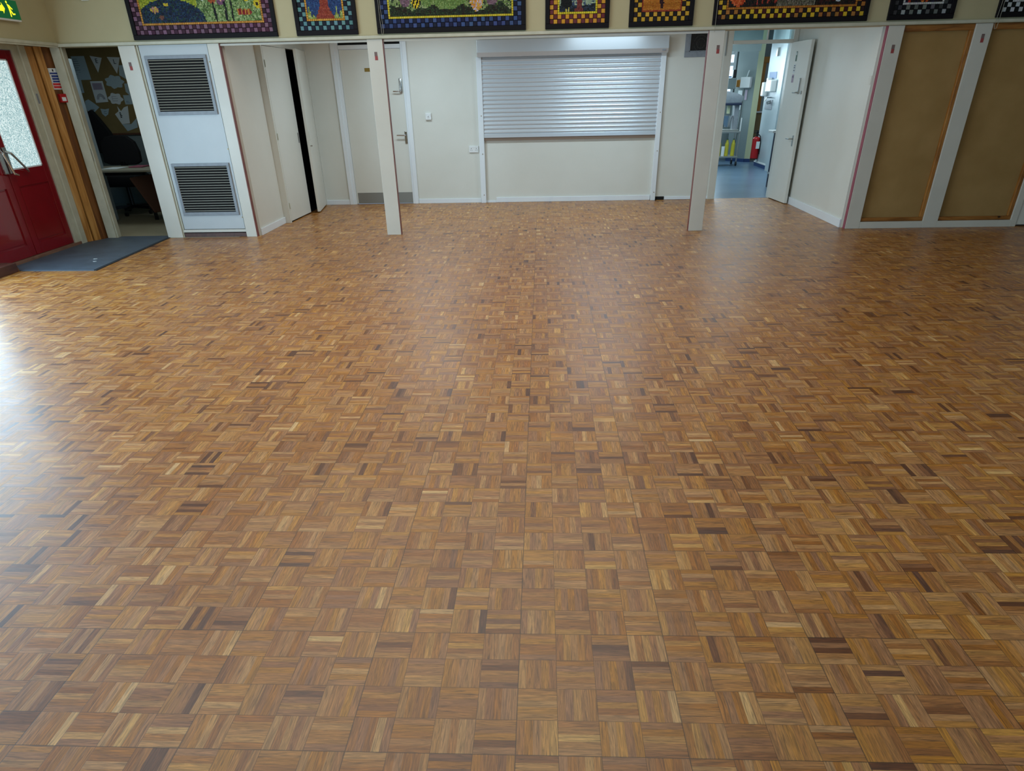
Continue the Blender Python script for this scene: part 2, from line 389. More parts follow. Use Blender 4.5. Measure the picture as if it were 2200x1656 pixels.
p8 = post(-5.765, -5.655, 'cream corner post beside the golden timber boards and office doorway', None, None, 'gloss_worn')
MB().box((-5.655, F+.028, 0), (-5.640, F+.10, 2.118), 'gloss_worn').obj('door_stop', None, p8)
MB().box((-5.655, F+.01, .92), (-5.652, F+.04, 1.06), 'steel').obj('strike_plate', None, p8)

# ------------------------------------------------------------------ louvred service panel
vp = thing('louvred_panel', 'white service panel with two square grey louvred vents', 'panel', (-4.31, F, .09))
MB().box((-4.716, F+.015, .10), (-3.909, F+.045, 2.118), 'panel', .002).obj('panel_board', None, vp)
MB().box((-4.752, F+.02, 0), (-4.74, F+.06, 2.118), 'gloss_worn').box((-4.738, F+.008, .09), (-4.722, F+.05, 2.118), 'gloss_worn', .003).obj('edge_moulding', None, vp)
MB().box((-4.735, F+.02, .002), (-3.90, F+.07, .05), 'plinth').box((-4.735, F+.012, .062), (-3.903, F+.05, .094), 'gloss').obj('kick_rail', None, vp)
def louvre(x0, x1, z0, z1, n):
    w = .034
    f = MB()
    y0, y1 = F-.004, F+.016
    f.box((x0, y0, z1-w), (x1, y1, z1), 'alu', .002).box((x0, y0, z0), (x1, y1, z0+w*1.15), 'alu', .002)
    f.box((x0, y0, z0+w), (x0+w, y1, z1-w), 'alu', .002).box((x1-w, y0, z0+w), (x1, y1, z1-w), 'alu', .002)
    fr = f.obj('vent_frame', None, vp)
    MB().box((x0+w*.8, F+.0135, z0+w), (x1-w*.8, F+.0155, z1-w*.8), 'dark').obj('vent_back', None, fr)
    s = MB(); h = (z1-z0-2.1*w)/n
    for i in range(n):
        zc = z0+w*1.15+h*(i+.5)
        T = Matrix.Translation(((x0+x1)/2, F+.006, zc)) @ Matrix.Rotation(math.radians(-14), 4, 'X')
        s.box((-(x1-x0)/2+w*.9, -.005, -.0032), ((x1-x0)/2-w*.9, .007, .0032), 'louvre', 0, T)
    s.obj('vent_slats', None, fr)
louvre(-4.672, -3.942, 1.406, 2.012, 19)
louvre(-4.674, -3.941, .270, .878, 18)
for z in (1.94, 1.03, .24): MB().cyl((-3.915, F+.012, z), (-3.915, F+.016, z), .006, 'brass', 10).obj('screw', None, vp)

# ------------------------------------------------------------------ hessian panels
def hess(x0, x1, label):
    t = thing('hessian_panel', label, 'panel', ((x0+x1)/2, F+.05, .08), 'hessian pin-up panels')
    del t['group']
    MB().box((x0, F+.055, .08), (x1, F+.075, 2.118), 'hessian').obj('hessian_sheet', None, t)
    MB().box((x0, F+.018, .08), (x1, F+.055, .122), 'pine_h', .006).obj('bottom_batten', None, t)
    MB().box((x0, F+.018, 2.060), (x1, F+.055, 2.118), 'pine_h', .006).obj('top_batten', None, t)
    MB().box((x1-.045, F+.018, .122), (x1, F+.055, 2.060), 'pine', .006).obj('side_batten', None, t)
    MB().box((x0, F+.018, .122), (x0+.012, F+.055, 2.060), 'pine', .003).obj('side_batten', None, t)
hess(3.937, 4.70, 'brown hessian board in pine battens, nearer the kitchen doorway')
hess(4.88, 5.765, 'brown hessian board in pine battens at the right edge of the hall')

# ------------------------------------------------------------------ back wall: door_1
d1 = sgroup('door_1', (-2.61, B, 0), 'cream door with white frame and steel kick plate behind the left post')
fm = MB()
fm.box((-3.213, B-.03, 0), (-3.15, B+.02, 2.24), 'trim', .004).box((-3.155, B-.012, 0), (-3.10, B+.08, 2.24), 'trim', .003)
fm.box((-2.135, B-.03, 0), (-2.07, B+.02, 2.24), 'trim', .004).box((-2.165, B-.012, 0), (-2.13, B+.08, 2.24), 'trim', .003)
fm.box((-3.10, B-.018, 2.158), (-2.165, B+.08, 2.212), 'trim', .003)
fm.obj('door_frame', None, d1)
MB().box((-3.10, B+.02, 2.212), (-2.165, B+.04, 2.30), 'dark').obj('fanlight', None, d1)
MB().box((-3.098, B+.004, .012), (-2.167, B+.05, 2.155), 'magnolia', .003).obj('door_leaf', None, d1)
MB().box((-3.075, B+.0005, .012), (-2.17, B+.004, .175), 'dull_steel').obj('kick_plate', 'steel', d1)
MB().box((-2.735, B, 1.868), (-2.60, B+.004, 1.916), 'brass').obj('name_plate', None, d1)
k = MB(); k.box((-2.228, B-.022, 1.575), (-2.182, B+.004, 1.775), 'steel', .012).obj('keypad_lock', None, d1, True)
q = MB(); [q.cyl((-2.205+dx, B-.026, 1.75-dz*.022), (-2.205+dx, B-.02, 1.75-dz*.022), .005, 'chrome', 8) for dz in range(5) for dx in (-.009, .009)]
q.obj('keypad_buttons', None, d1)
MB().tube([(-2.205, B-.01, 1.600), (-2.205, B-.055, 1.600), (-2.32, B-.055, 1.604)], .009, 'chrome', 12).obj('door_handle', None, d1, True)
MB().box((-2.212, B-.008, .885), (-2.175, B+.004, 1.06), 'chrome', .004).obj('lock_plate', None, d1)
MB().tube([(-2.195, B-.005, 1.005), (-2.195, B-.06, 1.005), (-2.325, B-.06, 1.008)], .010, 'chrome', 12).obj('door_handle', None, d1, True)

# cupboard leaves in the left alcove wall
def leaf(name, h, e, z0, z1, th, mat, label, side=1):
    h, e = Vector((*h, 0)), Vector((*e, 0)); d = (e-h).normalized(); n = Vector((-d.y, d.x, 0))*side
    g = sgroup(name, (h.x, h.y, 0), label)
    MB().prism([h+Vector((0, 0, z0)), e+Vector((0, 0, z0)), e+n*th+Vector((0, 0, z0)), h+n*th+Vector((0, 0, z0))], (0, 0, z1-z0), mat, .002).obj('door_leaf', None, g)
    return g, h, e, d, n
g2, h, e, d, n = leaf('door_2', (-3.650, 8.888), (-3.615, 9.700), .018, 2.145, .04, 'magnolia', 'cream cupboard door leaf nearer the hall, almost shut', 1)
nn = -n
c = MB(); p = e-d*.05+nn*.001
c.prism([p+Vector((0, 0, .98)), p+d*.018+Vector((0, 0, .98)), p+d*.018+nn*.003+Vector((0, 0, .98)), p+nn*.003+Vector((0, 0, .98))], (0, 0, .13), 'black_plastic').obj('pull_plate', None, g2)
for z in (.22, 1.1, 1.95): MB().cyl(h+nn*.006+Vector((0, 0, z-.04)), h+nn*.006+Vector((0, 0, z+.04)), .006, 'gloss_worn', 8).obj('hinge', None, g2)
g3, h, e, d, n = leaf('door_3', (-3.605, 10.535), (-3.482, 9.735), .018, 2.145, .04, 'magnolia', 'cream cupboard door leaf in the alcove corner, standing ajar', -1)
nn = -n; p = e-d*.045+nn*.0
MB().prism([p+Vector((0, 0, 1.0)), p+d*.015+Vector((0, 0, 1.0)), p+d*.015+nn*.003+Vector((0, 0, 1.0)), p+nn*.003+Vector((0, 0, 1.0))], (0, 0, .12), 'gloss_worn').obj('pull_plate', None, g3)
MB().tube([e-d*.02+Vector((0, 0, .93)), e-d*.02+nn*.03+Vector((0, 0, .93))], .008, 'steel').obj('bolt_catch', None, g3)

# switch, socket, grille
t = thing('light_switch', 'small white switch box on the wall between cream door and shutter', 'switch', (-1.81, B, 1.26))
MB().box((-1.855, B-.035, 1.212), (-1.768, B, 1.305), 'white', .004).obj('switch_box', None, t)
MB().box((-1.825, B-.041, 1.240), (-1.80, B-.035, 1.275), 'white', .002).box((-1.816, B-.043, 1.252), (-1.809, B-.041, 1.262), 'ink').obj('rocker', None, t)
t = thing('power_socket', 'white double power socket low on the wall left of the shutter', 'socket', (-1.125, B, .79))
MB().box((-1.2, B-.02, .742), (-1.052, B, .834), 'white', .004).obj('face_plate', None, t)
for cx in (-1.165, -1.087):
    s = MB().box((cx-.003, B-.021, .792), (cx+.003, B-.02, .805), 'ink')
    for q in (-.011, .011): s.box((cx+q-.004, B-.021, .772), (cx+q+.004, B-.02, .778), 'ink')
    s.obj('pin_holes', None, t)
for cx in (-1.143, -1.109): MB().box((cx-.006, B-.024, .808), (cx+.006, B-.02, .826), 'white', .001).obj('socket_switch', None, t)
t = thing('vent_grille', 'grey framed dark mesh vent grille high beside the shutter', 'vent', (2.2, B, 2.1))
f = MB()
x0, x1, z0, z1 = 2.045, 2.50, 1.952, 2.30
f.box((x0, B-.012, z0), (x1, B, z0+.07), 'alu', .003).box((x0, B-.012, z1-.06), (x1, B, z1), 'alu', .003).box((x0, B-.012, z0+.07), (x0+.065, B, z1-.06), 'alu', .003).box((x1-.065, B-.012, z0+.07), (x1, B, z1-.06), 'alu', .003)
f.box((x0+.065, B-.02, z0+.07), (x1-.065, B-.008, z0+.08), 'alu').box((x0+.065, B-.02, z0+.07), (x0+.075, B-.008, z1-.06), 'alu')
f.obj('grille_frame', None, t)
MB().box((x0+.06, B-.006, z0+.06), (x1-.06, B-.002, z1-.05), 'dark').obj('grille_back', None, t)
f = MB()
for i in range(20): f.box((x0+.08+i*.0155, B-.008, z0+.08), (x0+.084+i*.0155, B-.006, z1-.06), 'mesh')
for r_ in (.06, .1): 
    pts = [(2.27+r_*math.cos(a*PI/8), B-.010, 2.12+r_*math.sin(a*PI/8)) for a in range(17)]
    f.tube(pts, .003, 'mesh', 6)
f.obj('grille_mesh', None, t)

# ------------------------------------------------------------------ roller shutter
sh = thing('roller_shutter', 'white roller shutter closed over the serving hatch', 'shutter', (.39, B, .9))
prof = [(B, 2.232), (B-.20, 2.222), (B-.205, 2.066), (B-.165, 2.012), (B, 2.012)]
hood = MB().prism([(-1.005, y, z) for y, z in prof], (2.785, 0, 0), 'box', .003).obj('hood', None, sh)
MB().box((1.69, B-.20, 2.036), (1.74, B-.19, 2.05), 'alu').obj('maker_plate', None, hood)
for a, c in ((-1.035, -.955), (1.708, 1.782)):
    g = MB().box((a, B-.055, 0), (c, B, 2.015), 'trim', .004).obj('guide_rail', None, sh)
    for z in (.12, .72, 1.25): MB().cyl(((a+c)/2+.01, B-.058, z), ((a+c)/2+.01, B-.054, z), .007, 'brass', 8).obj('rail_screw', None, g)
# one curtain of curved slats
bm = bmesh.new(); xs = (-.955, 1.708); pitch = .0562; zb = .998; rows = []
nsl = 18
for i in range(nsl):
    for k in range(6):
        t_ = k/6; z = zb+pitch*(i+t_); y = B-.030-.013*math.sin(PI*min(t_/.86, 1))**.8 if t_ < .86 else B-.028
        rows.append((y, z))
rows.append((B-.03, zb+pitch*nsl))
vs = [[bm.verts.new((x, y, z)) for x in xs] for y, z in rows]
for a, b_ in zip(vs, vs[1:]): bm.faces.new((a[0], a[1], b_[1], b_[0]))
sm = MB(); sm.bm.free(); sm.bm = bm; sm.mats = ['shutter']; sm.obj('slat_curtain', None, sh)
MB().box((-.955, B-.046, .945), (1.708, B-.018, 1.0), 'shutter', .004).obj('bottom_bar', None, sh)
MB().box((-.955, B-.035, .905), (1.708, B, .944), 'counter').obj('counter_edge', None, sh)

# ------------------------------------------------------------------ kitchen doorway
k = MB()
k.box((2.625, B-.02, 0), (2.735, B+.14, 2.33), 'gloss', .003).box((3.60, B-.012, 0), (3.665, B+.14, 2.33), 'gloss', .003)
k.box((2.735, B-.015, 2.100), (3.60, B+.10, 2.145), 'gloss', .003).box((2.735, B, 2.296), (3.60, B+.1, 2.33), 'gloss')
k.box((3.222, B, 2.145), (3.238, B+.05, 2.296), 'gloss')
t5 = st(k.obj('trim_5'))
MB().box((2.632, B-.03, 1.96), (2.650, B-.02, 2.27), 'steel', .002).obj('bolt_bar', 'steel', t5)
w = sgroup('window_1', (3.17, B+.03, 2.2), 'narrow glazed fanlight over the kitchen doorway')
MB().box((2.735, B+.03, 2.145), (3.222, B+.036, 2.296), 'glasspane').box((3.238, B+.03, 2.145), (3.60, B+.036, 2.296), 'glasspane').obj('pane', None, w)
d5 = sgroup('door_5', (3.60, B, 0), 'cream kitchen door standing wide open against the alcove wall')
h, e = Vector((3.596, 10.60, 0)), Vector((3.648, 9.905, 0)); d = (e-h).normalized(); n = Vector((-d.y, d.x, 0))
if n.x < 0: n = -n
def q4(p, w_, t_, z0, z1, off=0):   # little plate on the leaf's room face: start p along the leaf
    o_ = h+d*p-n*(.0+off)
    return [o_+Vector((0, 0, z0)), o_+d*w_+Vector((0, 0, z0)), o_+d*w_-n*t_+Vector((0, 0, z0)), o_-n*t_+Vector((0, 0, z0))], (0, 0, z1-z0)
L_ = (e-h).length
o_ = h; MB().prism([h+Vector((0, 0, .012)), e+Vector((0, 0, .012)), e+n*.044+Vector((0, 0, .012)), h+n*.044+Vector((0, 0, .012))], (0, 0, 2.095), 'magnolia', .003).obj('door_leaf', None, d5)
p_, v_ = q4(.23, .05, .001, 1.865, 1.985); sg = MB().prism(p_, v_, 'signgreen'); p_, v_ = q4(.24, .025, .002, 1.94, 1.975); sg.prism(p_, v_, 'paper'); sg.obj('door_sign', None, d5)
p_, v_ = q4(.21, .075, .001, 1.72, 1.83); sg = MB().prism(p_, v_, 'paper'); 
for zz in (1.745, 1.78, 1.805): 
    p_, v_ = q4(.225, .04, .002, zz, zz+.012); sg.prism(p_, v_, 'rib')
sg.obj('door_notice', None, d5)
p_, v_ = q4(.205, .075, .001, 1.60, 1.70); sg = MB().prism(p_, v_, 'mauve_paper'); p_, v_ = q4(.215, .05, .002, 1.665, 1.68); sg.prism(p_, v_, 'rib'); sg.obj('door_notice', None, d5)
p_, v_ = q4(L_-.175, .035, .018, 1.455, 1.655); MB().prism(p_, v_, 'steel', .004).obj('keypad_lock', None, d5)
p_, v_ = q4(L_-.168, .020, .020, 1.50, 1.64); MB().prism(p_, v_, 'white').obj('keypad_face', None, d5)
a_ = h+d*(L_-.16)+Vector((0, 0, 1.475)); MB().tube([a_, a_-n*.05, a_-n*.05-d*.10], .008, 'steel').obj('door_handle', None, d5, True)
a_ = h+d*(L_-.06)+Vector((0, 0, 1.475)); MB().cyl(a_, a_-n*.014, .022, 'steel').obj('lock_cylinder', None, d5, True)
p_, v_ = q4(L_-.09, .035, .006, .79, .93); MB().prism(p_, v_, 'steel').obj('lock_plate', None, d5)
a_ = h+d*(L_-.075)+Vector((0, 0, .885)); MB().tube([a_, a_-n*.06, a_-n*.06-d*.11], .009, 'steel').obj('door_handle', None, d5, True)
a_ = h+d*(L_-.075)+n*.044+Vector((0, 0, .885)); MB().tube([a_, a_+n*.035, a_+n*.035-d*.09], .009, 'steel').obj('door_handle', None, d5, True)

# ------------------------------------------------------------------ left: red entrance doors, jamb, timber boards, plinth, threshold
DX = -5.925
th_ = MB().box((-6.1, 5.86, 0), (DX+.035, 7.56, .04), 'sill', .004)
st(th_.obj('trim_6'))
st(MB().box((-6.0, 1.0, 0), (-5.70, 5.965, .093), 'plinth', .004).obj('baseboard_hall_left'))
def red_leaf(name, y0, y1, side, label):
    g = sgroup(name, (DX, (y0+y1)/2, .04), label)
    z0, z1 = .045, 2.075; t0, t1 = DX-.045, DX
    s_ = .095; c_ = .10; gz0, gz1 = .93, 1.99
    f = MB()
    f.box((t0, y0, z0), (t1, y0+s_, z1), 'red', .002).box((t0, y1-s_, z0), (t1, y1, z1), 'red', .002)
    f.box((t0, y0+s_, z0), (t1, y1-s_, z0+.12), 'red').box((t0, y0+s_, .76), (t1, y1-s_, gz0), 'red').box((t0, y0+s_, gz1), (t1, y1-s_, z1), 'red')
    f.obj('door_leaf', None, g)
    f = MB(); f.box((t0+.01, y0+s_, z0+.12), (t1-.016, y1-s_, .76), 'red')
    f.box((t1-.016, y0+s_+.02, z0+.14), (t1-.010, y1-s_-.02, .74), 'red', .003)
    f.obj('lower_panel', None, g)
    MB().box((t0+.02, y0+s_, gz0), (t0+.027, y1-s_, gz1), 'glass_obs').obj('glass_pane', None, g)
    f = MB()
    for a, b_ in (((y0+s_, gz0), (y0+s_+.014, gz1)), ((y1-s_-.014, gz0), (y1-s_, gz1)), ((y0+s_, gz0), (y1-s_, gz0+.014)), ((y0+s_, gz1-.014), (y1-s_, gz1))):
        f.box((t0+.027, a[0], a[1]), (t1-.004, b_[0], b_[1]), 'bead')
    f.obj('glazing_bead', None, g)
    return g
ra = red_leaf('door_6', 6.635, 7.345, 1, 'red glazed entrance door leaf nearer the timber boards')
rb = red_leaf('door_7', 5.90, 6.625, -1, 'red glazed entrance door leaf cut by the left edge of the photo')
# panic bolt and levers near the meeting stile
MB().box((DX, 6.645, .90), (DX+.03, 6.70, 1.16), 'steel', .005).obj('bolt_case', None, ra)
MB().tube([(DX+.02, 6.67, 1.12), (DX+.075, 6.69, 1.10), (DX+.085, 6.84, .93), (DX+.03, 6.93, .90)], .012, 'steel', 10).obj('push_arm', None, ra, True)
MB().box((DX, 6.56, .90), (DX+.03, 6.615, 1.16), 'chrome', .005).obj('bolt_case', None, rb)
MB().tube([(DX+.02, 6.59, 1.14), (DX+.08, 6.56, 1.10), (DX+.085, 6.62, .90), (DX+.05, 6.72, .88)], .012, 'chrome', 10).obj('push_arm', None, rb, True)
j = MB()
j.box((-6.06, 7.35, 0), (DX+.02, 7.44, 2.13), 'gloss_worn', .004).box((-6.06, 7.44, 0), (DX+.045, 7.545, 2.13), 'gloss_worn', .006)
j.box((-6.06, 5.86, 2.08), (DX+.02, 7.35, 2.13), 'gloss_worn')
st(j.obj('trim_7'))
MB().box((DX+.045, 7.47, 1.56), (DX+.049, 7.50, 1.66), 'alu').obj('latch_plate', 'alu', bpy.data.objects['trim_7'])
# timber boards between the jamb and the corner post (angled)
A, Bq = Vector((-5.925, 7.545, 0)), Vector((-5.76, 7.875, 0)); d = (Bq-A); n = Vector((d.y, -d.x, 0)).normalized()
bd = sgroup('trim_8', A, 'golden and dark timber boards in the corner by the red doors')
for f0, f1, off, m_ in ((0, .10, -.01, 'timber_dark'), (.10, .32, .004, 'timber'), (.32, .35, -.012, 'timber_dark'), (.35, .58, .020, 'timber'), (.58, 1.0, .0, 'timber_dark')):
    a, b_ = A+d*f0+n*off, A+d*f1+n*off
    MB().prism([a, b_, b_-n*.06, a-n*.06], (0, 0, 2.125), m_, .002).obj('board', None, bd)
struct('wall_corner', (-6.1, 7.90, 0), (-5.70, 8.0, 2.4), 'gloss_worn')
# fire notice and call point on the dark board
def onb(f, z, off=0): p = A+d*f+n*(.001+off); return Vector((p.x, p.y, z))
fn = thing('fire_notice', 'blue and red fire action notice on the dark timber board', 'notice', onb(.8, 1.8))
f0, f1, z0, z1 = .61, .90, 1.70, 1.915
MB().prism([onb(f0, z0), onb(f1, z0), onb(f1, z1), onb(f0, z1)], n*.002, 'paper').obj('notice_sheet', None, fn)
s = MB()
for a, b_, m_ in ((1.855, 1.872, 'blue_ink'), (1.824, 1.846, 'blue_ink'), (1.797, 1.818, 'blue_ink'), (1.772, 1.790, 'blue_ink'), (1.742, 1.765, 'red_ink'), (1.712, 1.736, 'red_ink')):
    l = .05 if m_ == 'blue_ink' and a < 1.85 else .02
    s.prism([onb(f0+l, a, .002), onb(f1-.02, a, .002), onb(f1-.02, b_, .002), onb(f0+l, b_, .002)], n*.0006, m_)
s.prism([onb(.735, 1.882, .002), onb(.775, 1.882, .002), onb(.775, 1.905, .002), onb(.735, 1.905, .002)], n*.0006, 'ink')
s.obj('notice_print', None, fn)
cp = thing('fire_call_point', 'red fire alarm call point on the timber board below the notice', 'alarm', onb(.84, 1.6))
MB().prism([onb(.66, 1.565), onb(.87, 1.565), onb(.87, 1.655), onb(.66, 1.655)], n*.05, 'red_plastic', .004).obj('call_point_body', None, cp)
MB().prism([onb(.70, 1.580, .05), onb(.83, 1.580, .05), onb(.83, 1.620, .05), onb(.70, 1.620, .05)], n*.002, 'paper').obj('break_glass', None, cp)
# mat
mt = thing('entrance_mat', 'dark grey rubber entrance mat by the red doors', 'mat', (-5.3, 6.9, 0))
pp = [(-4.862, 5.958), (-5.695, 5.972), (-5.888, 6.20), (-5.888, 7.53), (-5.78, 7.74), (-5.766, 7.806), (-5.63, 7.806), (-5.63, 7.905), (-4.958, 7.905), (-4.953, 7.77)]
MB().prism([(x, y, .0008) for x, y in pp], (0, 0, .010), 'mat').obj('mat_pile', None, mt)
MB().prism([(-4.862, 5.958, .0005), (-4.835, 5.958, .0005), (-4.925, 7.80, .0005), (-4.953, 7.80, .0005)], (0, 0, .007), 'mat_edge').obj('mat_border', None, mt)
for i, (x, y, r_) in enumerate(((-5.17, 6.50, .014), (-5.10, 6.37, .011))):
    s = MB().ball((x, y, .0125), (r_*1.4, r_, .0022), 'paper', 8, 5).ball((x+.014, y+.006, .0122), (r_, r_*.8, .0018), 'paper', 8, 5).obj('paper_scrap')
    tag(s, ('larger' if i == 0 else 'smaller')+' white paper scrap lying on the grey entrance mat', 'litter')

# exit sign
ex = thing('exit_sign', 'lit green exit sign with yellow running figure high on left wall', 'sign', (XL, 7.0, 2.42))
MB().box((XL, 6.66, 2.318), (XL+.05, 7.235, 2.505), 'white', .003).obj('sign_housing', None, ex)
MB().box((XL+.05, 6.665, 2.335), (XL+.053, 7.232, 2.503), 'green').obj('sign_face', None, ex)
def yz(pts, m_, b_): return b_.prism([(XL+.053, y, z) for y, z in pts], (.0015, 0, 0), m_)
mn = MB()
yc, zc = 7.10, 2.42
mn.cyl((XL+.053, yc-.028, zc+.060), (XL+.0545, yc-.028, zc+.060), .011, 'exit_yellow', 12)
yz([(yc-.030, zc+.046), (yc+.002, zc+.036), (yc+.004, zc-.004), (yc-.018, zc-.004)], 'exit_yellow', mn)
yz([(yc+.002, zc+.036), (yc+.018, zc+.020), (yc+.040, zc+.006), (yc+.036, zc-.002), (yc+.012, zc+.008), (yc+.002, zc+.020)], 'exit_yellow', mn)
yz([(yc-.018, zc), (yc+.004, zc), (yc+.030, zc-.034), (yc+.060, zc-.032), (yc+.060, zc-.044), (yc+.022, zc-.048)], 'exit_yellow', mn)
yz([(yc-.018, zc), (yc-.002, zc-.002), (yc-.006, zc-.066), (yc-.020, zc-.066)], 'exit_yellow', mn)
mn.obj('running_figure', None, ex)
MB().prism([(XL+.053, y, z) for y, z in ((6.93, 2.395), (6.985, 2.395), (6.985, 2.375), (7.02, 2.42), (6.985, 2.47), (6.985, 2.445), (6.93, 2.445))], (.0015, 0, 0), 'exit_yellow').obj('arrow', None, ex)
# little sensor on the front wall
tag(MB().box((-5.215, F-.03, 2.548), (-5.13, F, 2.62), 'white', .006).obj('wall_sensor'), 'small white sensor box high on the cream wall near the corner', 'sensor')

# ------------------------------------------------------------------ mosaics
def mosaic(x0, x1, label, dark, lights, line, pic, H=.62, sq=.044, off=0):
    t = thing('mosaic_panel', label, 'mosaic', ((x0+x1)/2, F, 2.165))
    z0, z1 = 2.165, 2.165+H; fw = .048; y1 = F
    f = MB()
    f.box((x0, F-.03, z0), (x1, y1, z0+fw), 'blackframe', .004).box((x0, F-.03, z1-fw), (x1, y1, z1), 'blackframe', .004)
    f.box((x0, F-.03, z0+fw), (x0+fw, y1, z1-fw), 'blackframe', .004).box((x1-fw, F-.03, z0+fw), (x1, y1, z1-fw), 'blackframe', .004)
    f.obj('frame', None, t)
    MB().box((x0+fw, F-.014, z0+fw), (x1-fw, y1, z1-fw), 'grout').obj('backing_board', None, t)
    ix0, ix1, iz0, iz1 = x0+fw, x1-fw, z0+fw, z1-fw; W = ix1-ix0; Hh = iz1-iz0
    def tiles(name, quads):
        bm = bmesh.new(); lay = bm.loops.layers.float_color.new('tile'); yb, yf = F-.014, F-.019
        for q, c in quads:
            v = [bm.verts.new((x, yf, z)) for x, z in q]
            cx = sum(x for x, z in q)/len(q); cz = sum(z for x, z in q)/len(q)
            w_ = [bm.verts.new((cx+(x-cx)*1.06, yb, cz+(z-cz)*1.06)) for x, z in q]
            fs = [bm.faces.new(v)]+[bm.faces.new((v[i], w_[i], w_[(i+1) % len(q)], v[(i+1) % len(q)])) for i in range(len(q))]
            for fa in fs:
                for l in fa.loops: l[lay] = (*lin(c), 1)
        bmesh.ops.recalc_face_normals(bm, faces=bm.faces[:])
        s = MB(); s.bm.free(); s.bm = bm; s.mats = ['tile']; return s.obj(name, None, t)
    def jit(c, a=10):
        k_ = random.uniform(-a, a); return tuple(max(3, min(250, v+k_+random.uniform(-4, 4))) for v in c)
    def sqd(cx, cz, w_, h_, j_=.04):
        return [(cx+sx*w_/2*(1+random.uniform(-j_, j_)), cz+sz*h_/2*(1+random.uniform(-j_, j_))) for sx, sz in ((-1, -1), (1, -1), (1, 1), (-1, 1))]
    nx = round(W/sq); sx = W/nx; nz = round(Hh/sq); sz = Hh/nz; qs = []
    for i in range(nx):
        for j_ in range(nz):
            if 2 <= i < nx-2 and 2 <= j_ < nz-2: continue
            c = random.choice(lights) if (i+j_+off) % 2 == 0 else random.choice(dark)
            qs.append((sqd(ix0+(i+.5)*sx, iz0+(j_+.5)*sz, sx*.86, sz*.86), jit(c, 5)))
    tiles('check_border', qs)
    px0, px1, pz0, pz1 = ix0+2*sx, ix1-2*sx, iz0+2*sz, iz1-2*sz
    lw = .021 if line else 0
    if line:
        qs = []; n_ = int((px1-px0)/lw)
        for i in range(n_):
            x = px0+(i+.5)*(px1-px0)/n_
            for z in (pz0+lw/2, pz1-lw/2): qs.append((sqd(x, z, (px1-px0)/n_*.84, lw*.84), jit(line, 12)))
        n_ = int((pz1-pz0-2*lw)/lw)
        for i in range(n_):
            z = pz0+lw+(i+.5)*(pz1-pz0-2*lw)/n_
            for x in (px0+lw/2, px1-lw/2): qs.append((sqd(x, z, lw*.84, (pz1-pz0-2*lw)/n_*.84), jit(line, 12)))
        tiles('line_border', qs)
    px0 += lw; px1 -= lw; pz0 += lw; pz1 -= lw
    s_ = .0135; nx = int((px1-px0)/s_); nz = int((pz1-pz0)/s_)
    gx = [[(px0+i*(px1-px0)/nx+(random.uniform(-.3, .3)*s_ if 0 < i < nx else 0), pz0+j_*(pz1-pz0)/nz+(random.uniform(-.3, .3)*s_ if 0 < j_ < nz else 0)) for j_ in range(nz+1)] for i in range(nx+1)]
    qs = []
    for i in range(nx):
        for j_ in range(nz):
            q = [gx[i][j_], gx[i+1][j_], gx[i+1][j_+1], gx[i][j_+1]]
            cx = sum(a for a, b_ in q)/4; cz = sum(b_ for a, b_ in q)/4
            q = [(cx+(a-cx)*.88, cz+(b_-cz)*.88) for a, b_ in q]
            c = pic(cx-px0, cz-pz0, px1-px0, pz1-pz0)
            qs.append((q, jit(c, 12)))
    tiles('picture_tiles', qs)
    return t
def ell(x, z, cx, cz, rx, rz): return ((x-cx)/rx)**2+((z-cz)/rz)**2 < 1
def seg(x, z, ax, az, bx_, bz, w):
    dx, dz = bx_-ax, bz-az; t_ = max(0, min(1, ((x-ax)*dx+(z-az)*dz)/(dx*dx+dz*dz))); return math.hypot(x-ax-t_*dx, z-az-t_*dz) < w
R_ = random.Random(3)
def pic1(x, z, w, h):
    if ell(x, z, .33, 0, .40, .22):
        if ell(x, z, .16, .12, .05, .03): return R_.choice([(190, 165, 60), (170, 110, 110), (190, 150, 120)])
        if ell(x, z, .30, .165, .03, .014): return (205, 180, 50)
        if ell(x, z, .22, .05, .03, .02): return (120, 75, 60)
        return R_.choice([(22, 34, 60), (26, 44, 74), (30, 60, 84), (16, 22, 44), (36, 60, 50)])
    for cx in (.85, .97, 1.04):
        if seg(x, z, cx, 0, cx-.01 if cx < .9 else cx, .18, .009): return (20, 18, 16)
    if ell(x, z, .83, .22, .05, .055): return R_.choice([(150, 60, 30), (165, 80, 40)]) if not ell(x, z, .83, .215, .014, .014) else (220, 170, 60)
    if ell(x, z, .93, .20, .045, .05): return (120, 78, 104) if not ell(x, z, .93, .20, .013, .013) else (225, 170, 130)
    if ell(x, z, 1.04, .24, .05, .05): return (110, 22, 30)
    if ell(x, z, .72, .24, .04, .04): return (225, 225, 225)
    if ell(x, z, 1.22, .22, .04, .04): return (210, 190, 40) if not ell(x, z, 1.22, .22, .015, .015) else (40, 30, 10)
    if ell(x, z, 1.34, .16, .045, .045): return (210, 190, 40) if not ell(x, z, 1.34, .155, .015, .015) else (60, 40, 12)
    if 1.1 < x < 1.26 and .06 < z < .105: return (130, 26, 24) if int((x-1.1)/.02) % 2 else (190, 130, 50)
    if x < .62+z*.2: return R_.choice([(150, 158, 40), (170, 175, 50), (120, 135, 30)])
    return R_.choice([(96, 122, 66), (120, 146, 80), (140, 164, 104), (78, 100, 50), (160, 176, 120)])
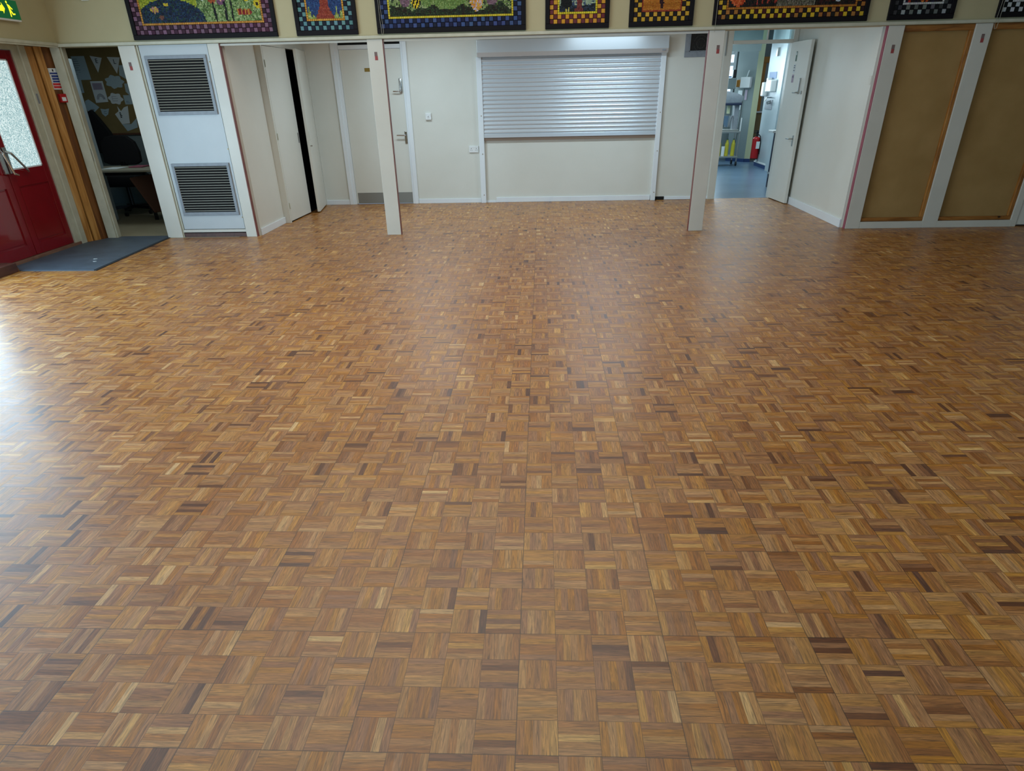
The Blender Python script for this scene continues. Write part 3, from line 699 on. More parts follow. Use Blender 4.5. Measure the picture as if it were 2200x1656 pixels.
def pic2(x, z, w, h):
    c = w*.47
    if abs(x-c-.01) < (.105-.5*z if z < .12 else .045): return (150, 64, 44) if int(z/.027) % 2 else (140, 54, 38)
    for cx, hh, ww in ((.02, .12, .03), (.065, .05, .02), (.105, .045, .022), (.33, .12, .022), (.38, .09, .025), (.43, .07, .03), (.30, .05, .015)):
        if z < hh and abs(x-cx) < ww*(1-z/hh): return R_.choice([(170, 180, 110), (130, 140, 60), (150, 165, 90)])
    if z > .19: return R_.choice([(226, 190, 30), (236, 204, 50)])
    return R_.choice([(38, 62, 108), (46, 76, 124), (34, 54, 98)])
def pic3(x, z, w, h):
    if ell(x, z, .30, .13, .05, .06) and x+z < 1: return (226, 196, 40) if int((x-z*.4)/.018) % 2 else (24, 20, 14)
    if ell(x, z, .97, .13, .07, .10): return R_.choice([(206, 160, 60), (200, 180, 190), (210, 140, 60)]) if z < .14 else (216, 180, 186)
    if ell(x, z, 1.42, .12, .04, .05): return (220, 224, 214)
    if z < .07+.02*math.sin(x*17)+.012*math.sin(x*41): return R_.choice([(34, 46, 26), (26, 36, 22), (46, 62, 34), (38, 30, 16)])
    if ell(x, z, .18, .16, .06, .08) or ell(x, z, 1.14, .16, .07, .09): return R_.choice([(120, 92, 104), (134, 104, 116), (90, 70, 80)])
    if ell(x, z, .60, .14, .26, .09): return R_.choice([(110, 138, 70), (96, 124, 60), (126, 150, 84)])
    return R_.choice([(132, 148, 92), (150, 164, 112), (40, 54, 34), (104, 128, 66)])
def pic4(x, z, w, h):
    if ell(x, z, .075, .09, .065, .06): return (14, 13, 14)
    if seg(x, z, .07, .0, .07, .04, .007) or seg(x, z, .10, .01, .10, .05, .007): return (200, 190, 90)
    if abs(x-.215) < .028+.02*(z < .03): return R_.choice([(110, 48, 44), (126, 60, 54)])
    if z < .05+.12*max(0, x-.24) or z < .02: return R_.choice([(34, 44, 62), (42, 54, 70), (24, 30, 30)])
    return R_.choice([(150, 170, 140), (166, 184, 156), (60, 80, 110)])
def pic5(x, z, w, h):
    if abs(x-w*.5+.02*z) < .020 and z > .03: return (48, 18, 18)
    if z < .013 or x < .013 or x > w-.013: return (150, 60, 30)
    return (176, 106, 24) if int(z/.04) % 2 else (190, 118, 36)
def pic6(x, z, w, h):
    if ell(x, z, .10, .09, .085, .085): return R_.choice([(200, 84, 30), (180, 60, 24), (216, 110, 60)]) if not (ell(x, z, .11, .10, .03, .02)) else (60, 20, 16)
    for cx in (.30, .36, .42, .5):
        if seg(x, z, cx, .03, cx+.01, .12, .009): return (170, 60, 44)
    if .52 < x < .92 and z < .14: return R_.choice([(110, 104, 88), (86, 80, 66), (130, 124, 106)])
    if ell(x, z, 1.17, .10, .055, .075): return (196, 204, 210)
    return R_.choice([(26, 20, 16), (46, 34, 18), (20, 22, 16), (60, 26, 20)])
def pic7(x, z, w, h):
    for cx, dx in ((.05, -.04), (.18, -.03), (.22, .05), (.42, .03)):
        if seg(x, z, cx, 0, cx+dx*2, .2, .014): return R_.choice([(190, 80, 30), (160, 40, 34), (214, 130, 40)])
    return R_.choice([(30, 22, 20), (40, 26, 22), (30, 24, 50)])
def pic8(x, z, w, h):
    return R_.choice([(160, 160, 160), (120, 120, 124), (190, 190, 190), (60, 60, 60)])
mosaic(-4.722, -3.045, 'garden pond mosaic with purple check border at far left', [(50, 16, 32), (62, 18, 38)], [(112, 78, 98), (120, 84, 104)], (190, 132, 50), pic1, sq=.0445, off=1)
mosaic(-2.828, -2.124, 'small mosaic with teal check border and red path', [(10, 18, 36)], [(96, 138, 140), (88, 130, 132)], (196, 140, 50), pic2, sq=.0435)
mosaic(-1.905, -.231, 'wide mosaic with blue check border and green leaves', [(8, 12, 40), (12, 18, 52)], [(52, 70, 116), (58, 78, 122)], (206, 186, 50), pic3, sq=.0445)
mosaic(-.016, .691, 'small mosaic with maroon and gold check border and blackbird', [(92, 34, 44), (100, 40, 44)], [(200, 142, 36), (206, 150, 44)], (212, 196, 40), pic4, sq=.0435, off=1)
mosaic(.908, 1.611, 'small mosaic with black and gold check around orange bricks', [(30, 14, 14), (22, 18, 16)], [(194, 150, 40), (200, 156, 50)], None, pic5, sq=.0435)
mosaic(1.826, 3.496, 'wide dark mosaic with gold and brown checks above kitchen doorway', [(40, 14, 14), (26, 20, 16), (60, 14, 16)], [(206, 172, 36), (160, 104, 44), (206, 170, 40)], (176, 112, 40), pic6, sq=.0435, off=1)
mosaic(3.713, 4.414, 'small mosaic with grey and white check border, red streaks inside', [(12, 12, 14)], [(90, 92, 92), (150, 156, 160), (110, 112, 108), (60, 62, 64)], (190, 190, 188), pic7, sq=.0435)
mosaic(4.866, 5.57, 'small mosaic with black and white checks at the right edge', [(10, 10, 12)], [(190, 194, 196)], (196, 196, 196), pic8, sq=.0435)
# blind pull cords
def cord(pts, label, loop=False):
    tag(MB().tube(pts, .0022, 'cord', 6).obj('pull_cord'), label, 'cord')
cord([(-1.868, F-.034, 2.9), (-1.862, F-.036, 2.3), (-1.853, F-.036, 2.16), (-1.842, F-.036, 2.152), (-1.832, F-.036, 2.18), (-1.846, F-.034, 2.4), (-1.852, F-.034, 2.9)], 'looped pull cord hanging over the left end of the blue mosaic')
cord([(4.895, F-.034, 2.9), (4.885, F-.036, 2.3), (4.87, F-.036, 2.10), (4.882, F-.036, 2.06), (4.90, F-.036, 2.068), (4.905, F-.036, 2.14), (4.912, F-.034, 2.4), (4.915, F-.034, 2.9)], 'looped pull cord hanging over the black and white mosaic')
cord([(1.86, F-.034, 2.9), (1.858, F-.036, 2.10)], 'single thin cord hanging in front of the post by the kitchen doorway')

# ------------------------------------------------------------------ office behind the left doorway
struct('wall_office_back', (-7.9, B, 0), (-3.97, B+.1, 2.4), 'kgrey')
struct('wall_office_left', (-8.0, 7.9, 0), (-7.9, B, 2.4), 'kgrey')
struct('wall_office_right', (-4.2, F+.1, 0), (-4.1, B, 2.4), 'kgrey')
struct('wall_office_front', (-4.75, F+.07, 0), (-3.9, F+.085, 2.118), 'dark')  # black so the seams of the louvred panel read as shade
struct('wall_office_front_left', (-7.9, 7.9, 0), (-6.08, 8.0, 2.4), 'kgrey')
st(MB().box((-7.9, B-.012, 0), (-4.2, B, .08), 'kgrey').obj('baseboard_office'))
od = sgroup('door_8', (-6.24, 8.60, 0), 'office door leaf opened inwards, seen edge on')
MB().prism([(-6.26, 8.60, .01), (-6.215, 8.60, .01), (-6.47, 9.34, .01), (-6.535, 9.33, .01)], (0, 0, 2.06), 'kwall', .002).obj('door_leaf', None, od)
nb = thing('notice_board', 'brown noticeboard on the dim office back wall', 'board', (-6.6, B, 1.1))
MB().box((-7.5, B-.018, 1.115), (-5.4, B-.001, 2.27), 'board').obj('felt', None, nb)
MB().box((-7.5, B-.024, 1.09), (-5.4, B-.001, 1.116), 'brown').obj('ledge', None, nb)
PZ = B-.0185
_pi = [0]
def paper(name, pts, mat, label, cat='paper', deco=None):
    _pi[0] += 1; y = PZ-.0012*(_pi[0] % 4)
    t = thing(name, label, cat, (pts[0][0], y, pts[0][1]))
    MB().prism([(x, y, z) for x, z in pts], (0, -.001, 0), mat).obj('sheet', None, t)
    if deco: deco(t, y-.0012)
    return t
def lines(x0, x1, z0, z1, n_, mat='ink', thick=.004):
    def f(t, y):
        s = MB()
        for i in range(n_):
            z = z1-(z1-z0)*i/max(1, n_-1); s.box((x0, y-.0004, z), (x0+(x1-x0)*random.uniform(.6, 1), y+.0002, z+thick), mat)
        s.box((x0-.003, y-.0004, z0), (x0, y+.0002, z1+thick), mat)
        s.obj('writing', None, t)
    return f
def letter(ch, x, z, size): return lambda t, y: text_obj('letter', ch, size, 'ink', Matrix.Translation((x, y-.001, z)) @ RX, t)
def cloud(cx, cz, rx, rz, n_=7, ph=0): return [(cx+rx*(1+.13*math.cos(n_*a*PI/14+ph))*math.cos(a*PI/14), cz+rz*(1+.13*math.cos(n_*a*PI/14+ph))*math.sin(a*PI/14)) for a in range(28)]
paper('wall_sheet', [(-7.21, 1.85), (-6.99, 1.85), (-7.0, 2.16), (-7.21, 2.16)], 'paper_dim', 'large pale sheet at top left of the noticeboard', deco=lines(-7.19, -7.10, 1.95, 2.12, 7))
paper('wall_sheet', [(-7.25, 1.67), (-7.16, 1.68), (-7.15, 1.96), (-7.24, 1.96)], 'paper_dim', 'narrow pale sheet overlapping the large sheet at board left', deco=lines(-7.24, -7.18, 1.72, 1.92, 5))
paper('bunting_flag', [(-6.91, 2.16), (-6.85, 1.94), (-6.73, 2.13)], 'paper', 'white triangular bunting flag lettered E on the noticeboard', 'flag', letter('E', -6.825, 2.09, .085))
paper('bunting_flag', [(-6.65, 2.14), (-6.56, 1.92), (-6.45, 2.13)], 'paper', 'white triangular bunting flag lettered L on the noticeboard', 'flag', letter('L', -6.55, 2.075, .085))
paper('paper_cloud', cloud(-6.635, 1.815, .14, .085), 'paper_dim', 'large scalloped paper cloud below the letter L flag', 'paper cut-out')
def rain(t, y):
    s = MB().box((-7.0, y-.0004, 1.715), (-6.845, y+.0002, 1.805), 'mauve_paper')
    for i in range(6): s.box((-6.99, y-.001, 1.725+i*.013), (-6.86, y, 1.729+i*.013), 'rib')
    for r_ in (.062, .05, .038): s.tube([(-6.92+r_*math.cos(a*PI/10), y, 1.585+1.2*r_*math.sin(a*PI/10)) for a in range(11)], .0035, 'rib', 5)
    s.obj('printed_picture', None, t)
paper('poster', [(-7.02, 1.54), (-6.82, 1.55), (-6.82, 1.83), (-7.02, 1.83)], 'paper', 'mauve and white poster with a rainbow print on the noticeboard', 'poster', rain)
paper('paper_cloud', cloud(-6.69, 1.59, .11, .075, 6, 1), 'paper', 'smaller scalloped paper cut-out right of the rainbow poster', 'paper cut-out', lines(-6.74, -6.65, 1.56, 1.62, 3, 'rib'))
paper('paper_leaf', [(-7.22, 1.47), (-7.19, 1.57), (-7.13, 1.59), (-7.05, 1.53), (-6.99, 1.48), (-7.08, 1.42), (-7.17, 1.40)], 'paper_dim', 'pale green-grey leaf-shaped paper at lower left of the noticeboard', 'paper cut-out')
paper('paper_heart', [(-6.98, 1.46), (-6.975, 1.39), (-6.935, 1.35), (-6.88, 1.38), (-6.84, 1.46), (-6.91, 1.45)], 'paper_dim', 'small heart-shaped paper under the rainbow poster', 'paper cut-out', lines(-6.93, -6.88, 1.39, 1.42, 2))
paper('wall_sheet', [(-6.53, 1.9), (-6.43, 1.84), (-6.43, 2.03), (-6.5, 2.03)], 'paper_dim', 'folded pale sheet at the noticeboard right edge, below the L flag')
paper('wall_sheet', [(-6.50, 1.68), (-6.44, 1.62), (-6.44, 1.79), (-6.49, 1.79)], 'paper_dim', 'small pale sheet right of the large paper cloud')
paper('wall_sheet', [(-6.56, 1.51), (-6.44, 1.51), (-6.44, 1.635), (-6.56, 1.635)], 'paper_dim', 'blue-grey card right of the smaller paper cut-out', deco=lines(-6.53, -6.48, 1.53, 1.55, 2, 'blue_ink'))
paper('wall_sheet', [(-6.77, 1.38), (-6.70, 1.24), (-6.57, 1.25), (-6.53, 1.49), (-6.60, 1.47), (-6.66, 1.42), (-6.70, 1.49), (-6.70, 1.42)], 'paper', 'torn white sheet with a dark mark at lower right of noticeboard', deco=lines(-6.69, -6.66, 1.33, 1.39, 4, 'ink', .014))
paper('wall_sheet', [(-6.70, 1.24), (-6.64, 1.14), (-6.46, 1.19), (-6.44, 1.32), (-6.55, 1.24)], 'paper_dim', 'crumpled grey sheet at the bottom right of the noticeboard')
# desk, chair and odds in the office
dk = thing('desk', 'dim pale-topped desk with papers inside the office', 'desk', (-6.0, 9.2, 0))
MB().box((-6.75, 8.88, .695), (-5.45, 9.62, .72), 'desk', .003).obj('desktop', None, dk)
for x, y in ((-5.86, 9.3), (-6.72, 9.3)):
    MB().box((x-.02, y-.02, .002), (x+.02, y+.02, .69), 'black_plastic').obj('leg', None, dk)
MB().box((-6.72, 9.28, .62), (-5.86, 9.32, .69), 'black_plastic').obj('rail', None, dk)
tag(MB().prism([(-5.95, 9.02, .60), (-5.78, 9.14, .12), (-5.60, 9.5, .12), (-5.75, 9.42, .62)], (.02, 0, .012), 'brown').obj('leaning_board'), 'brown wooden board leaning under the right of the desk', 'board')
tag(MB().box((-6.35, 9.05, .722), (-6.12, 9.36, .726), 'paper', 0).obj('paper_sheet'), 'white papers lying on the office desk', 'paper')
tag(MB().box((-6.05, 9.25, .722), (-5.85, 9.5, .735), 'pink', .002).obj('exercise_book'), 'pinkish book lying on the office desk near its edge', 'book')
ch = thing('office_chair', 'black fabric swivel chair behind the office desk', 'chair', (-6.55, 9.95, 0))
bk = [(-6.86, .74), (-6.83, 1.02), (-6.74, 1.09), (-6.60, 1.11), (-6.42, 1.10), (-6.31, 1.02), (-6.27, .88), (-6.28, .74), (-6.36, .70), (-6.76, .70)]
MB().prism([(x, 10.02, z) for x, z in bk], (0, .08, 0), 'black', .012).obj('backrest', None, ch)
MB().box((-6.82, 9.72, .41), (-6.25, 10.16, .57), 'black', .03).obj('seat', None, ch, True)
MB().cyl((-6.55, 9.95, .12), (-6.55, 9.95, .47), .03, 'black_plastic').box((-6.58, 9.98, .45), (-6.52, 10.09, .75), 'black_plastic', .005).obj('column', None, ch)
for i in range(5):
    a = i*2*PI/5-.2; x, y = -6.55+.30*math.cos(a), 9.95+.30*math.sin(a)
    lg = MB().prism([(-6.55-.02*math.sin(a), 9.95+.02*math.cos(a), .09), (-6.55+.02*math.sin(a), 9.95-.02*math.cos(a), .09), (x+.015*math.sin(a), y-.015*math.cos(a), .075), (x-.015*math.sin(a), y+.015*math.cos(a), .075)], (0, 0, .045), 'black_plastic').obj('base_arm', None, ch)
    MB().cyl((x-.02, y, .031), (x+.02, y, .031), .028, 'black_plastic', 14).cyl((x, y, .03), (x, y, .09), .008, 'black_plastic', 8).obj('castor', None, lg)
ct = thing('hanging_coat', 'black coat hanging on the office wall by the noticeboard', 'coat', (-7.0, 10.4, 1.4))
MB().prism([(-7.13, 10.40, 1.42), (-7.06, 10.40, 1.45), (-6.98, 10.40, 1.34), (-6.86, 10.40, 1.14), (-6.80, 10.40, .90), (-7.12, 10.40, .84)], (0, .08, 0), 'black', .015).obj('coat_cloth', None, ct)
MB().cyl((-7.08, 10.45, 1.45), (-7.08, B-.0242, 1.45), .006, 'steel', 8).obj('hook', None, ct)
tag(MB().box((-7.08, 9.72, .724), (-6.90, 9.9, 1.0), 'pink', .03).obj('pink_bag'), 'dark pink bag standing left of the office chair', 'bag')
tag(MB().box((-7.25, 9.70, 0.003), (-6.885, 9.95, .723), 'slate', .005).obj('drawer_cabinet'), 'slate blue low cabinet left of the office chair', 'cabinet')

# ------------------------------------------------------------------ kitchen
struct('wall_kitchen_left', (1.2, B+.14, 0), (1.3, 17.6, 2.75), 'kwall')
struct('wall_kitchen_far', (1.2, 17.2, 0), (6.3, 17.3, 2.75), 'kgrey')
kr = MB().box((4.76, 14.66, .1), (4.86, 15.68, 2.75), 'kwall').box((4.70, 14.4, 0), (4.86, 14.66, 2.75), 'kwall').box((4.76, B+.14, 0), (4.86, 14.4, 2.75), 'kwall')
st(kr.obj('wall_kitchen_right'))
struct('wall_kitchen_near', (1.2, B+.14, 2.45), (6.3, B+.2, 2.75), 'kwall')
st(MB().box((4.748, 14.66, 0), (4.80, 15.70, .075), 'blue_skirt').box((4.742, 14.66, .075), (4.80, 15.70, .10), 'white').obj('baseboard_kitchen_right'))
struct('wall_kitchen_beam', (1.3, 15.72, 2.19), (4.56, 15.8, 2.75), 'kgrey')
# grey partition with its pale end, beyond the trolley
pa, pb = Vector((4.39, 16.85, 0)), Vector((4.74, 16.52, 0))
d = (pb-pa).normalized(); n = Vector((-d.y, d.x, 0))
st(MB().prism([pa, pb, pb+n*.1, pa+n*.1], (0, 0, 2.75), 'kgrey').prism([pb, Vector((4.86, 16.48, 0)), Vector((4.88, 16.58, 0)), pb+n*.1], (0, 0, 2.75), 'cream_post').obj('wall_kitchen_partition'))
st(MB().prism([pa-n*.012, pb-n*.012, pb, pa], (0, 0, .07), 'blue_skirt').prism([pb+Vector((0, -.012, 0)), Vector((4.86, 16.465, 0)), Vector((4.86, 16.48, 0)), pb], (0, 0, .07), 'blue_skirt').obj('baseboard_kitchen_far'))
# timber-framed door beyond
kd = sgroup('door_9', (4.95, 16.9, 0), 'timber framed glazed door at the far end of the kitchen')
MB().box((4.94, 16.9, 1.02), (5.05, 16.96, 2.08), 'orange_wood', .006).box((4.80, 16.885, 2.0), (5.6, 16.93, 2.12), 'orange_wood', .006).obj('door_frame', None, kd)
MB().box((4.80, 16.905, 0.002), (5.6, 16.95, 1.02), 'lower_wood').obj('lower_panel', None, kd)
MB().box((5.05, 16.92, 1.02), (5.6, 16.93, 2.0), 'kgrey').obj('door_pane', None, kd)
MB().box((4.92, 16.85, 1.01), (5.2, 16.9, 1.04), 'white').obj('door_rail', None, kd)
# far window
wk = sgroup('window_2', (4.0, 17.2, 1.9), 'bright kitchen window seen past the door jamb')
MB().box((2.2, 17.17, 1.25), (4.37, 17.19, 2.20), 'daylight').obj('window_pane', None, wk)
MB().box((2.15, 17.13, 1.96), (4.355, 17.2, 2.03), 'sash').box((2.15, 17.13, 1.22), (4.355, 17.2, 1.27), 'sash').box((4.36, 17.12, 1.2), (4.42, 17.2, 2.26), 'sash').box((2.15, 17.13, 2.18), (4.355, 17.2, 2.24), 'sash').box((2.2, 17.15, 1.73), (4.355, 17.18, 1.76), 'signblue').obj('window_frame', None, wk)
# extinguisher
fe = thing('fire_extinguisher', 'red fire extinguisher hanging at the end of the kitchen wall', 'extinguisher', (4.66, 15.5, .14))
MB().cyl((4.675, 15.5, .165), (4.675, 15.5, .545), .082, 'red_plastic', 24).ball((4.675, 15.5, .545), (.082, .082, .05), 'red_plastic', 24, 12).cyl((4.675, 15.5, .145), (4.675, 15.5, .175), .078, 'black_plastic', 24).obj('cylinder', None, fe, True)
MB().cyl((4.675, 15.5, .58), (4.675, 15.5, .66), .022, 'black_plastic').box((4.60, 15.49, .66), (4.71, 15.51, .68), 'black_plastic', .003).box((4.60, 15.49, .70), (4.70, 15.51, .715), 'black_plastic', .003).box((4.665, 15.49, .66), (4.70, 15.51, .71), 'black_plastic').obj('valve', None, fe)
MB().tube([(4.70, 15.49, .64), (4.735, 15.45, .60), (4.755, 15.42, .45), (4.75, 15.42, .25)], .012, 'black_plastic').obj('hose', None, fe, True)
MB().box((4.66, 15.414, .36), (4.735, 15.42, .50), 'paper').obj('label', None, fe)
# trolley with mixer
def kb(x0, x1, y0, y1, z0, z1): return ((x0, y0, z0), (x1, y1, z1))
tx0, tx1, ty0, ty1 = 3.78, 4.34, 15.6, 16.05
ty = thing('steel_trolley', 'steel kitchen trolley with lower shelf seen past the jamb', 'trolley', (4.0, 15.8, 0))
MB().box((tx0, ty0, .665), (tx1, ty1, .70), 'steel', .004).obj('top_shelf', None, ty)
MB().box((tx0, ty0, .17), (tx1, ty1, .20), 'steel', .004).obj('lower_shelf', None, ty)
for x, y in ((tx0+.02, ty0+.02), (tx1-.02, ty0+.02), (tx0+.02, ty1-.02), (tx1-.02, ty1-.02)):
    lg = MB().cyl((x, y, .09), (x, y, .70), .014, 'steel', 10).obj('leg', None, ty)
    MB().cyl((x-.014, y, .05), (x+.014, y, .05), .046, 'black_plastic', 14).obj('castor', None, lg)
mx_ = thing('stand_mixer', 'large grey stand mixer on top of the kitchen trolley', 'mixer', (4.075, 15.8, .70))
MB().prism([(3.935, 15.66, 1.24), (4.275, 15.66, 1.24), (4.310, 15.66, 1.29), (4.310, 15.66, 1.37), (4.195, 15.66, 1.42), (3.975, 15.66, 1.47), (3.875, 15.66, 1.44), (3.875, 15.66, 1.26)], (0, .26, 0), 'alu', .015).obj('mixer_head', None, mx_, True)
MB().box((3.915, 15.655, 1.20), (4.295, 15.92, 1.245), 'navy', .01).obj('head_underside', None, mx_)
MB().cyl((4.055, 15.79, 1.04), (4.055, 15.79, 1.21), .035, 'cream_post', 14).obj('drive_shaft', None, mx_)
MB().box((4.175, 15.74, .70), (4.275, 15.90, 1.22), 'alu', .01).obj('column', None, mx_)
MB().box((3.855, 15.66, .70), (4.295, 15.92, .735), 'steel', .006).obj('foot', None, mx_)
MB().cyl((4.045, 15.79, .78), (4.045, 15.79, 1.0), .07, 'chrome', 20, .12).obj('bowl', None, mx_, True)
random.seed(5)
tag(MB().cyl((4.27, 15.985, .701), (4.27, 15.985, .80), .04, 'mesh', 16, .045).obj('dark_pan'), 'small dark pan on the right of the trolley top', 'pan')
tag(MB().cyl((4.322, 15.625, .701), (4.322, 15.625, .96), .012, 'white', 12).obj('white_tube'), 'upright white tube at the right edge of the trolley top', 'tube')
for i, (x, z, lbl) in enumerate(((3.93, .205, 'yellow bottle at the left of the trolley lower shelf'), (4.10, .205, 'yellow and green bottle in the middle of the trolley lower shelf'), (4.24, .205, 'yellow bottle nearest the right legs of the trolley'))):
    t = thing('squash_bottle', lbl, 'bottle', (x, 15.72, z))
    MB().cyl((x, 15.72, z), (x, 15.72, z+.24), .042, 'yellow', 14).cyl((x, 15.72, z+.24), (x, 15.72, z+.32), .040, 'yellow', 14, .018).obj('bottle_body', None, t, True)
    MB().cyl((x, 15.72, z+.32), (x, 15.72, z+.345), .018, 'signgreen', 10).obj('cap', None, t)
tag(MB().cyl((4.01, 15.66, .205), (4.01, 15.66, .40), .035, 'white', 16, .04).obj('white_tub'), 'white tub on the lower shelf of the trolley', 'tub')
# things on the partition, each a few pixels
def onp(f, z, off=0): p = pa+(pb-pa)*f-n*off; return Vector((p.x, p.y, z))
tag(MB().tube([onp(.51, 1.505, .012), onp(.50, 1.0, .012), onp(.46, .6, .015), onp(.42, .3, .03), onp(.38, .012, .05)], .006, 'mesh').obj('power_cable'), 'black cable trailing down the grey kitchen partition', 'cable')
def plate(name, f0, f1, z0, z1, th, m_, label, cat, bev=.003):
    o = MB().prism([onp(f0, z0), onp(f1, z0), onp(f1, z1), onp(f0, z1)], -n*th, m_, bev).obj(name); return tag(o, label, cat)
plate('roll_dispenser', .36, .86, 1.52, 1.73, .10, 'white', 'white roll dispenser on the grey kitchen partition', 'dispenser', .01)
plate('orange_bag', .12, .30, 1.54, 1.68, .06, 'orange_wood', 'orange packet beside the roll dispenser', 'packet', .01)
plate('tea_towel', .22, .44, 1.08, 1.47, .012, 'paper', 'white towel hanging below the roll dispenser', 'towel', .002)
plate('wall_clipboard', .58, .70, 1.28, 1.48, .012, 'mauve_paper', 'grey clipboard hanging right of the white towel', 'clipboard', .002)
MB_ = MB().tube([onp(.62, 1.73, .05), onp(.70, 1.86, .05)], .012, 'paper'); tag(MB_.obj('paper_roll'), 'thin white rolled paper sticking up from the roll dispenser', 'paper')
tag(MB().box((4.18, 16.66, 1.50), (4.36, 16.80, 1.72), 'kgrey', .01).obj('wall_box'), 'grey square box in front of the kitchen window', 'box')
tag(MB().box((4.27, 16.68, 1.721), (4.355, 16.79, 1.88), 'black_plastic', .02).obj('black_canister'), 'black canister standing on the grey square box', 'canister')
# things on the right kitchen wall
def onw(name, y0, y1, z0, z1, th, m_, label, cat, bev=.004):
    o = MB().box((4.76-th, y0, z0), (4.76, y1, z1), m_, bev).obj(name); return tag(o, label, cat)
onw('wall_sign', 15.02, 15.52, 1.68, 1.80, .006, 'signblue', 'blue sign high above the kitchen dispensers', 'sign', 0)
onw('soap_dispenser', 15.50, 15.66, 1.36, 1.62, .10, 'white', 'white dispenser furthest from the door on kitchen wall', 'dispenser', .015)
onw('soap_dispenser', 15.28, 15.40, 1.44, 1.70, .09, 'white', 'narrow white dispenser in the middle of the kitchen wall', 'dispenser', .015)
onw('towel_dispenser', 14.92, 15.20, 1.44, 1.66, .12, 'white', 'larger white towel dispenser nearest the open kitchen door', 'dispenser', .02)
onw('door_closer', 15.07, 15.16, 2.07, 2.22, .04, 'steel', 'small grey bracket high on the pale kitchen wall', 'bracket', .004)
tp = thing('wall_tap', 'chrome tap on the kitchen wall below the dispensers', 'tap', (4.76, 15.1, 1.25))
MB().tube([(4.76, 15.15, 1.34), (4.66, 15.15, 1.34), (4.62, 15.15, 1.28)], .012, 'chrome').obj('spout', None, tp, True)
MB().cyl((4.76, 15.15, 1.26), (4.68, 15.15, 1.24), .03, 'chrome').obj('body', None, tp, True)
onw('splashback', 15.02, 15.52, 1.12, 1.30, .01, 'alu', 'grey metal plate under the kitchen taps', 'plate', .002)
ku = thing('steel_counter', 'white-topped counter with dark blue legs behind the open door', 'counter', (4.3, 12.1, 0))
MB().box((3.86, 11.70, .87), (4.74, 11.98, .905), 'white', .004).obj('worktop', None, ku)
for x, y in ((3.96, 11.78), (4.70, 11.78), (3.98, 11.93), (4.70, 11.93)): MB().box((x-.025, y-.025, 0.002), (x+.025, y+.025, .87), 'navy').obj('leg', None, ku)
MB().box((3.94, 11.76, .22), (4.72, 11.95, .25), 'steel').obj('undershelf', None, ku)

# ------------------------------------------------------------------ hall windows and lamps outside the frame, with added fill lights
wn_ = sgroup('window_3', (-5.95, 2.7, .55), 'long run of tall windows in the left hall wall')
f = MB()
for i in range(6): y = .33+i*1.068; f.box((-6.02, y-.03, .15), (-5.94, y+.03, 2.13), 'sash')
f.box((-6.02, .3, .12), (-5.94, 5.7, .18), 'sash').box((-6.02, .3, 2.07), (-5.94, 5.7, 2.13), 'sash')
f.obj('window_frame', None, wn_)
wn4 = sgroup('window_4', (1.5, -3.8, .9), 'wide window in the wall behind the photographer')
f = MB()
for i in range(3): x = 1.0+i*1.5; f.box((x-.03, -3.8, .9), (x+.03, -3.74, 3.3), 'sash')
f.box((1, -3.8, .86), (4, -3.74, .92), 'sash').box((1, -3.8, 3.28), (4, -3.74, 3.34), 'sash')
f.obj('window_frame', None, wn4)
def area(name, loc, rot, sx, sy, power, col, spread=180):
    l = bpy.data.lights.new(name, 'AREA'); l.shape = 'RECTANGLE'; l.size = sx; l.size_y = sy; l.energy = power; l.color = col; l.spread = math.radians(spread)
    o = bpy.data.objects.new(name, l); COL.objects.link(o); o.location = loc; o.rotation_euler = rot; return o
DAY = (.74, .88, 1.0); WARM = (1.0, .93, .80)
area('window_daylight_left', (-5.925, 3.0, 1.13), (0, -PI/2, 0), 1.95, 5.3, 270, (.52, .79, 1.0))
area('window_daylight_behind', (2.5, -3.73, 2.1), (PI/2, 0, 0), 2.9, 2.3, 92, (.30, .64, 1.0))
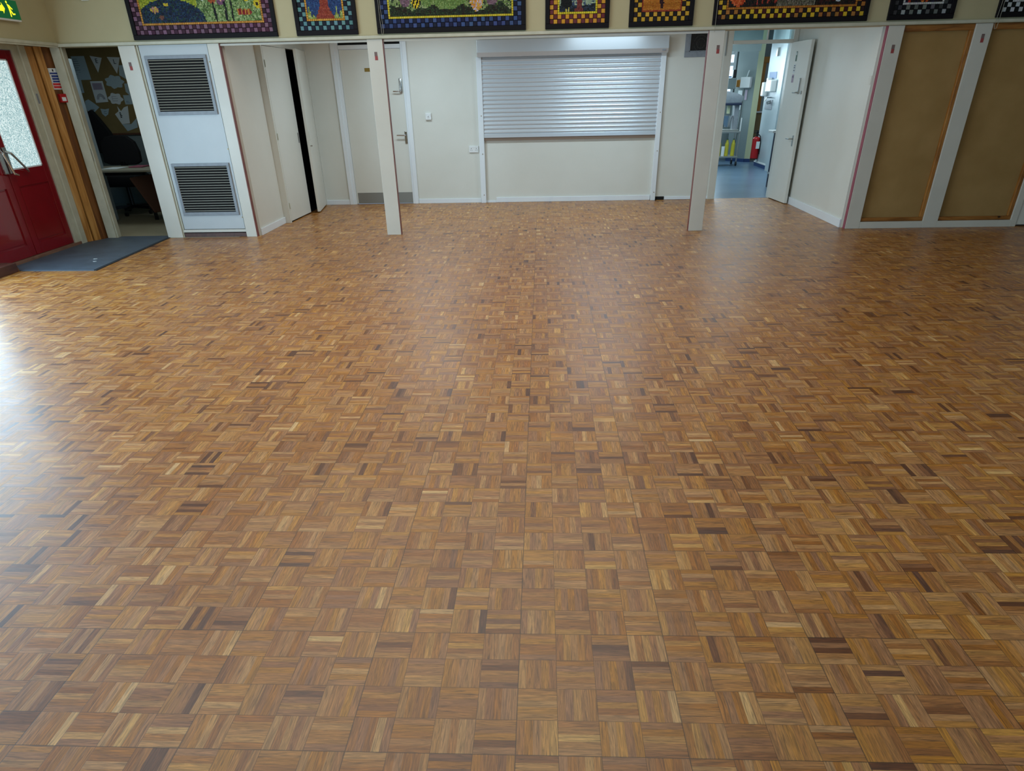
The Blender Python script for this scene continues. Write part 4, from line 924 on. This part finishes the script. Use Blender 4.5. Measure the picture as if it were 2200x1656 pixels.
for i, (x, y) in enumerate(((-1.0, 3.9),)):
    MB().box((x-2.6, y-3.1, CZ-.05), (x+2.6, y+3.1, CZ), 'sash', .01).obj('fill_light_frame', None, ceil)  # unseen frame added around the ceiling fill light
    area('ceiling_fill', (x, y, CZ-.055), (0, 0, 0), 5.0, 6.0, 118, (1.0, .93, .82))  # added fill: broad warm light from above and soft floor sheen
for i, (x, pw) in enumerate(((-1.9, 30), (.95, 30))):
    MB().box((x-.6, 9.1, 2.40), (x+.6, 9.3, 2.45), 'sash', .01).obj('light_fitting', None, bpy.data.objects['ceiling_alcove'])
    area('alcove_lamp', (x, 9.2, 2.395), (0, 0, 0), 1.15, .18, pw, (.68, .87, 1.0))
area('office_fill', (-5.9, 9.0, 2.38), (0, 0, 0), .8, .8, 7, (.8, .95, 1.0))  # added fill to lift the dim office, no window behind it
area('kitchen_lamp', (3.4, 13.6, 2.72), (0, 0, 0), 2.0, 3.0, 72, (.76, .94, 1.0))
area('kitchen_window_daylight', (3.2, 17.1, 1.75), (-PI/2, 0, 0), 2.0, .9, 50, (.7, .9, 1.0))

w = bpy.data.worlds.new('World'); scene.world = w; w.use_nodes = True
w.node_tree.nodes['Background'].inputs[0].default_value = (.55, .70, .9, 1); w.node_tree.nodes['Background'].inputs[1].default_value = .4

# ------------------------------------------------------------------ camera
cam = bpy.data.cameras.new('camera'); co = bpy.data.objects.new('camera', cam); COL.objects.link(co)
r_ = Vector((.9990647, .03853926, -.01960744)); u_ = Vector((-.00260706, .50631477, .8623448)); f_ = Vector((-.04316166, .86148713, -.50594169))
mt_ = Matrix.Identity(4)
for i in range(3): mt_[i][0] = r_[i]; mt_[i][1] = u_[i]; mt_[i][2] = -f_[i]
mt_[0][3], mt_[1][3], mt_[2][3] = -.05104426, -1.21793816, 1.59663047
co.matrix_world = mt_
cam.sensor_width = 36; cam.lens = 36*1436.77858/2200; cam.shift_y = (1034.64638-828)/2200; cam.clip_start = .05; cam.clip_end = 100
scene.camera = co
scene.view_settings.view_transform = 'Standard'; scene.view_settings.look = 'None'; scene.view_settings.gamma = 1
scene.view_settings.use_curve_mapping = False; scene.view_settings.exposure = 0.0
